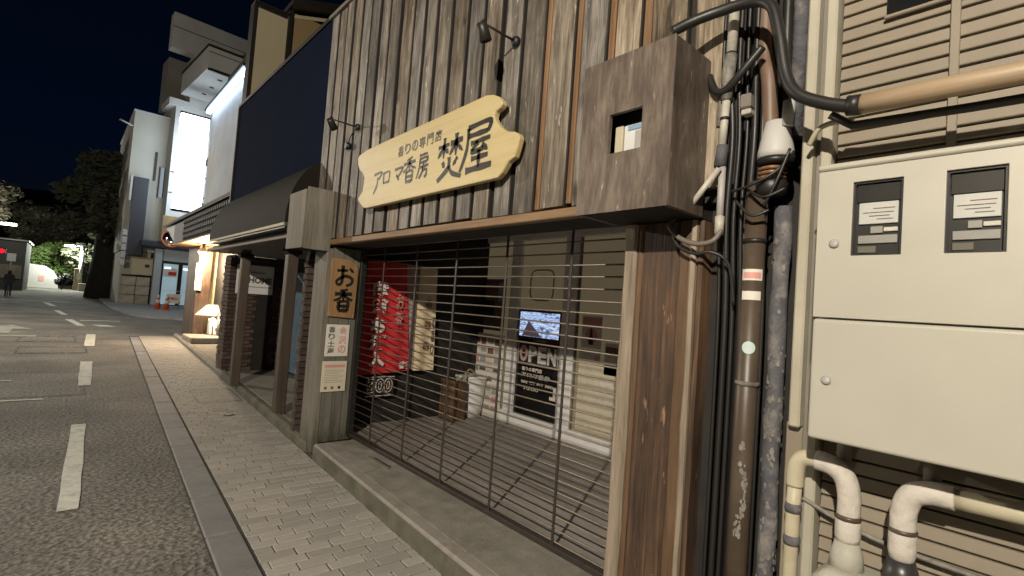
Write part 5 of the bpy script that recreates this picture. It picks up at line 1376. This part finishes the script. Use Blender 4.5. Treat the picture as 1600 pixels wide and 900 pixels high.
sgp = thing("small_road_sign", "small square white road sign right of the red signal", "sign", (-2.75, 47.0, 2.3))
MB().cbox(-2.97, -2.53, 46.95, 46.98, 2.3, 2.82, .01).build("plate", M['meterwhite'], sgp)
MB().tube([(-2.75, 47.02, 0), (-2.75, 47.02, 2.8)], .035, 8).build("post", M['metergrey'], sgp)

# distant pedestrian, back view in dark clothes
def person(x, y, z):
    t = thing("person", "distant standing person in dark coat and trousers on the road", "person", (x, y, z))
    P_ = {'pel': (0, 0, .92), 'sp': (0, 0, 1.12), 'ch': (0, -.01, 1.35), 'nk': (0, 0, 1.48), 'hd': (0, .0, 1.58), 'ht': (0, 0, 1.7),
          'sl': (-.19, 0, 1.38), 'el': (-.24, .02, 1.1), 'wl': (-.23, -.05, .86), 'sr': (.19, 0, 1.38), 'er': (.24, .02, 1.1), 'wr': (.23, -.05, .86),
          'hl': (-.1, 0, .88), 'kl': (-.11, -.03, .48), 'al': (-.11, .03, .08), 'tl': (-.12, -.12, .03), 'hr': (.1, 0, .88), 'kr': (.11, .02, .48), 'ar': (.11, .05, .08), 'tr': (.12, -.1, .03)}
    rad = {'pel': .16, 'sp': .15, 'ch': .17, 'nk': .06, 'hd': .1, 'ht': .08, 'sl': .075, 'el': .055, 'wl': .04, 'sr': .075, 'er': .055, 'wr': .04, 'hl': .1, 'kl': .07, 'al': .05, 'tl': .045, 'hr': .1, 'kr': .07, 'ar': .05, 'tr': .045}
    E_ = [('pel', 'sp'), ('sp', 'ch'), ('ch', 'nk'), ('nk', 'hd'), ('hd', 'ht'), ('ch', 'sl'), ('sl', 'el'), ('el', 'wl'), ('ch', 'sr'), ('sr', 'er'), ('er', 'wr'), ('pel', 'hl'), ('hl', 'kl'), ('kl', 'al'), ('al', 'tl'), ('pel', 'hr'), ('hr', 'kr'), ('kr', 'ar'), ('ar', 'tr')]
    ks_ = list(P_)
    me = bpy.data.meshes.new("body"); me.from_pydata([P_[q] for q in ks_], [(ks_.index(a), ks_.index(b)) for a, b in E_], []); me.materials.append(M['cloth_dark'])
    o = obj("body", me, t); s = o.modifiers.new("skin", 'SKIN')
    for i, q in enumerate(ks_): me.skin_vertices[0].data[i].radius = (rad[q], rad[q] * .85)
    me.skin_vertices[0].data[0].use_root = True
    ss = o.modifiers.new("sub", 'SUBSURF'); ss.levels = 1; ss.render_levels = 1
    obj("hair", MB().lathe([(.0, 1.72), (.06, 1.71), (.105, 1.65), (.108, 1.58), (.09, 1.53)], n=12).mesh("hair", M['black']), t)
    return t
person(-2.72, 46.6, -.03)

# ------------------------------------------------------------------ lamps that light the street (standing outside the picture)
def road_lamp(label, x, y, z, watts, col, arm):
    t = thing("street_lamp", label, "street lamp", (x, y, 0), group="street lamps across the road")
    MB().tube([(x - arm, y, -.05), (x - arm, y, z + .15)], [.09, .06], 12).build("post", M['metergrey'], t)
    MB().tube([(x - arm, y, z + .1), (x, y, z + .2)], .035, 8).build("arm", M['metergrey'], t)
    MB().cbox(x - .25, x + .25, y - .12, y + .12, z + .14, z + .24, .03).build("head", M['metergrey'], t)
    l = bpy.data.lights.new("lamp_light", 'POINT'); l.energy = watts; l.color = col; l.shadow_soft_size = .07
    o = bpy.data.objects.new("lamp_light", l); link(o, t); o.location = (0, 0, z)
road_lamp("tall street lamp on the opposite side of the road behind the viewer", -4.1, -1.3, 4.8, KEY, (1.0, .895, .745), 1.2)
road_lamp("added unseen fill lamp on the opposite side near the crossing", -6.5, 21.0, 6.5, 3600, (1.0, .90, .74), 1.2)  # unseen lamp added as fill for the middle of the street
road_lamp("added unseen street lamp beyond the dark brown building at the street's end", -11.5, 74.0, 7.5, 6500, (1.0, .93, .8), 1.2)  # unseen lamp added to brighten the far trees
l = bpy.data.lights.new("entrance_light", 'POINT'); l.energy = 460; l.color = (1, .76, .50); l.shadow_soft_size = .1
o = bpy.data.objects.new("entrance_light", l); link(o, el); o.location = (-.04, 0, -.24)
l = bpy.data.lights.new("spot_light", 'POINT'); l.energy = 40; l.color = (1, .8, .55); l.shadow_soft_size = .05
o = bpy.data.objects.new("spot_light", l); link(o, db); o.location = (-.12, -.2, .48)
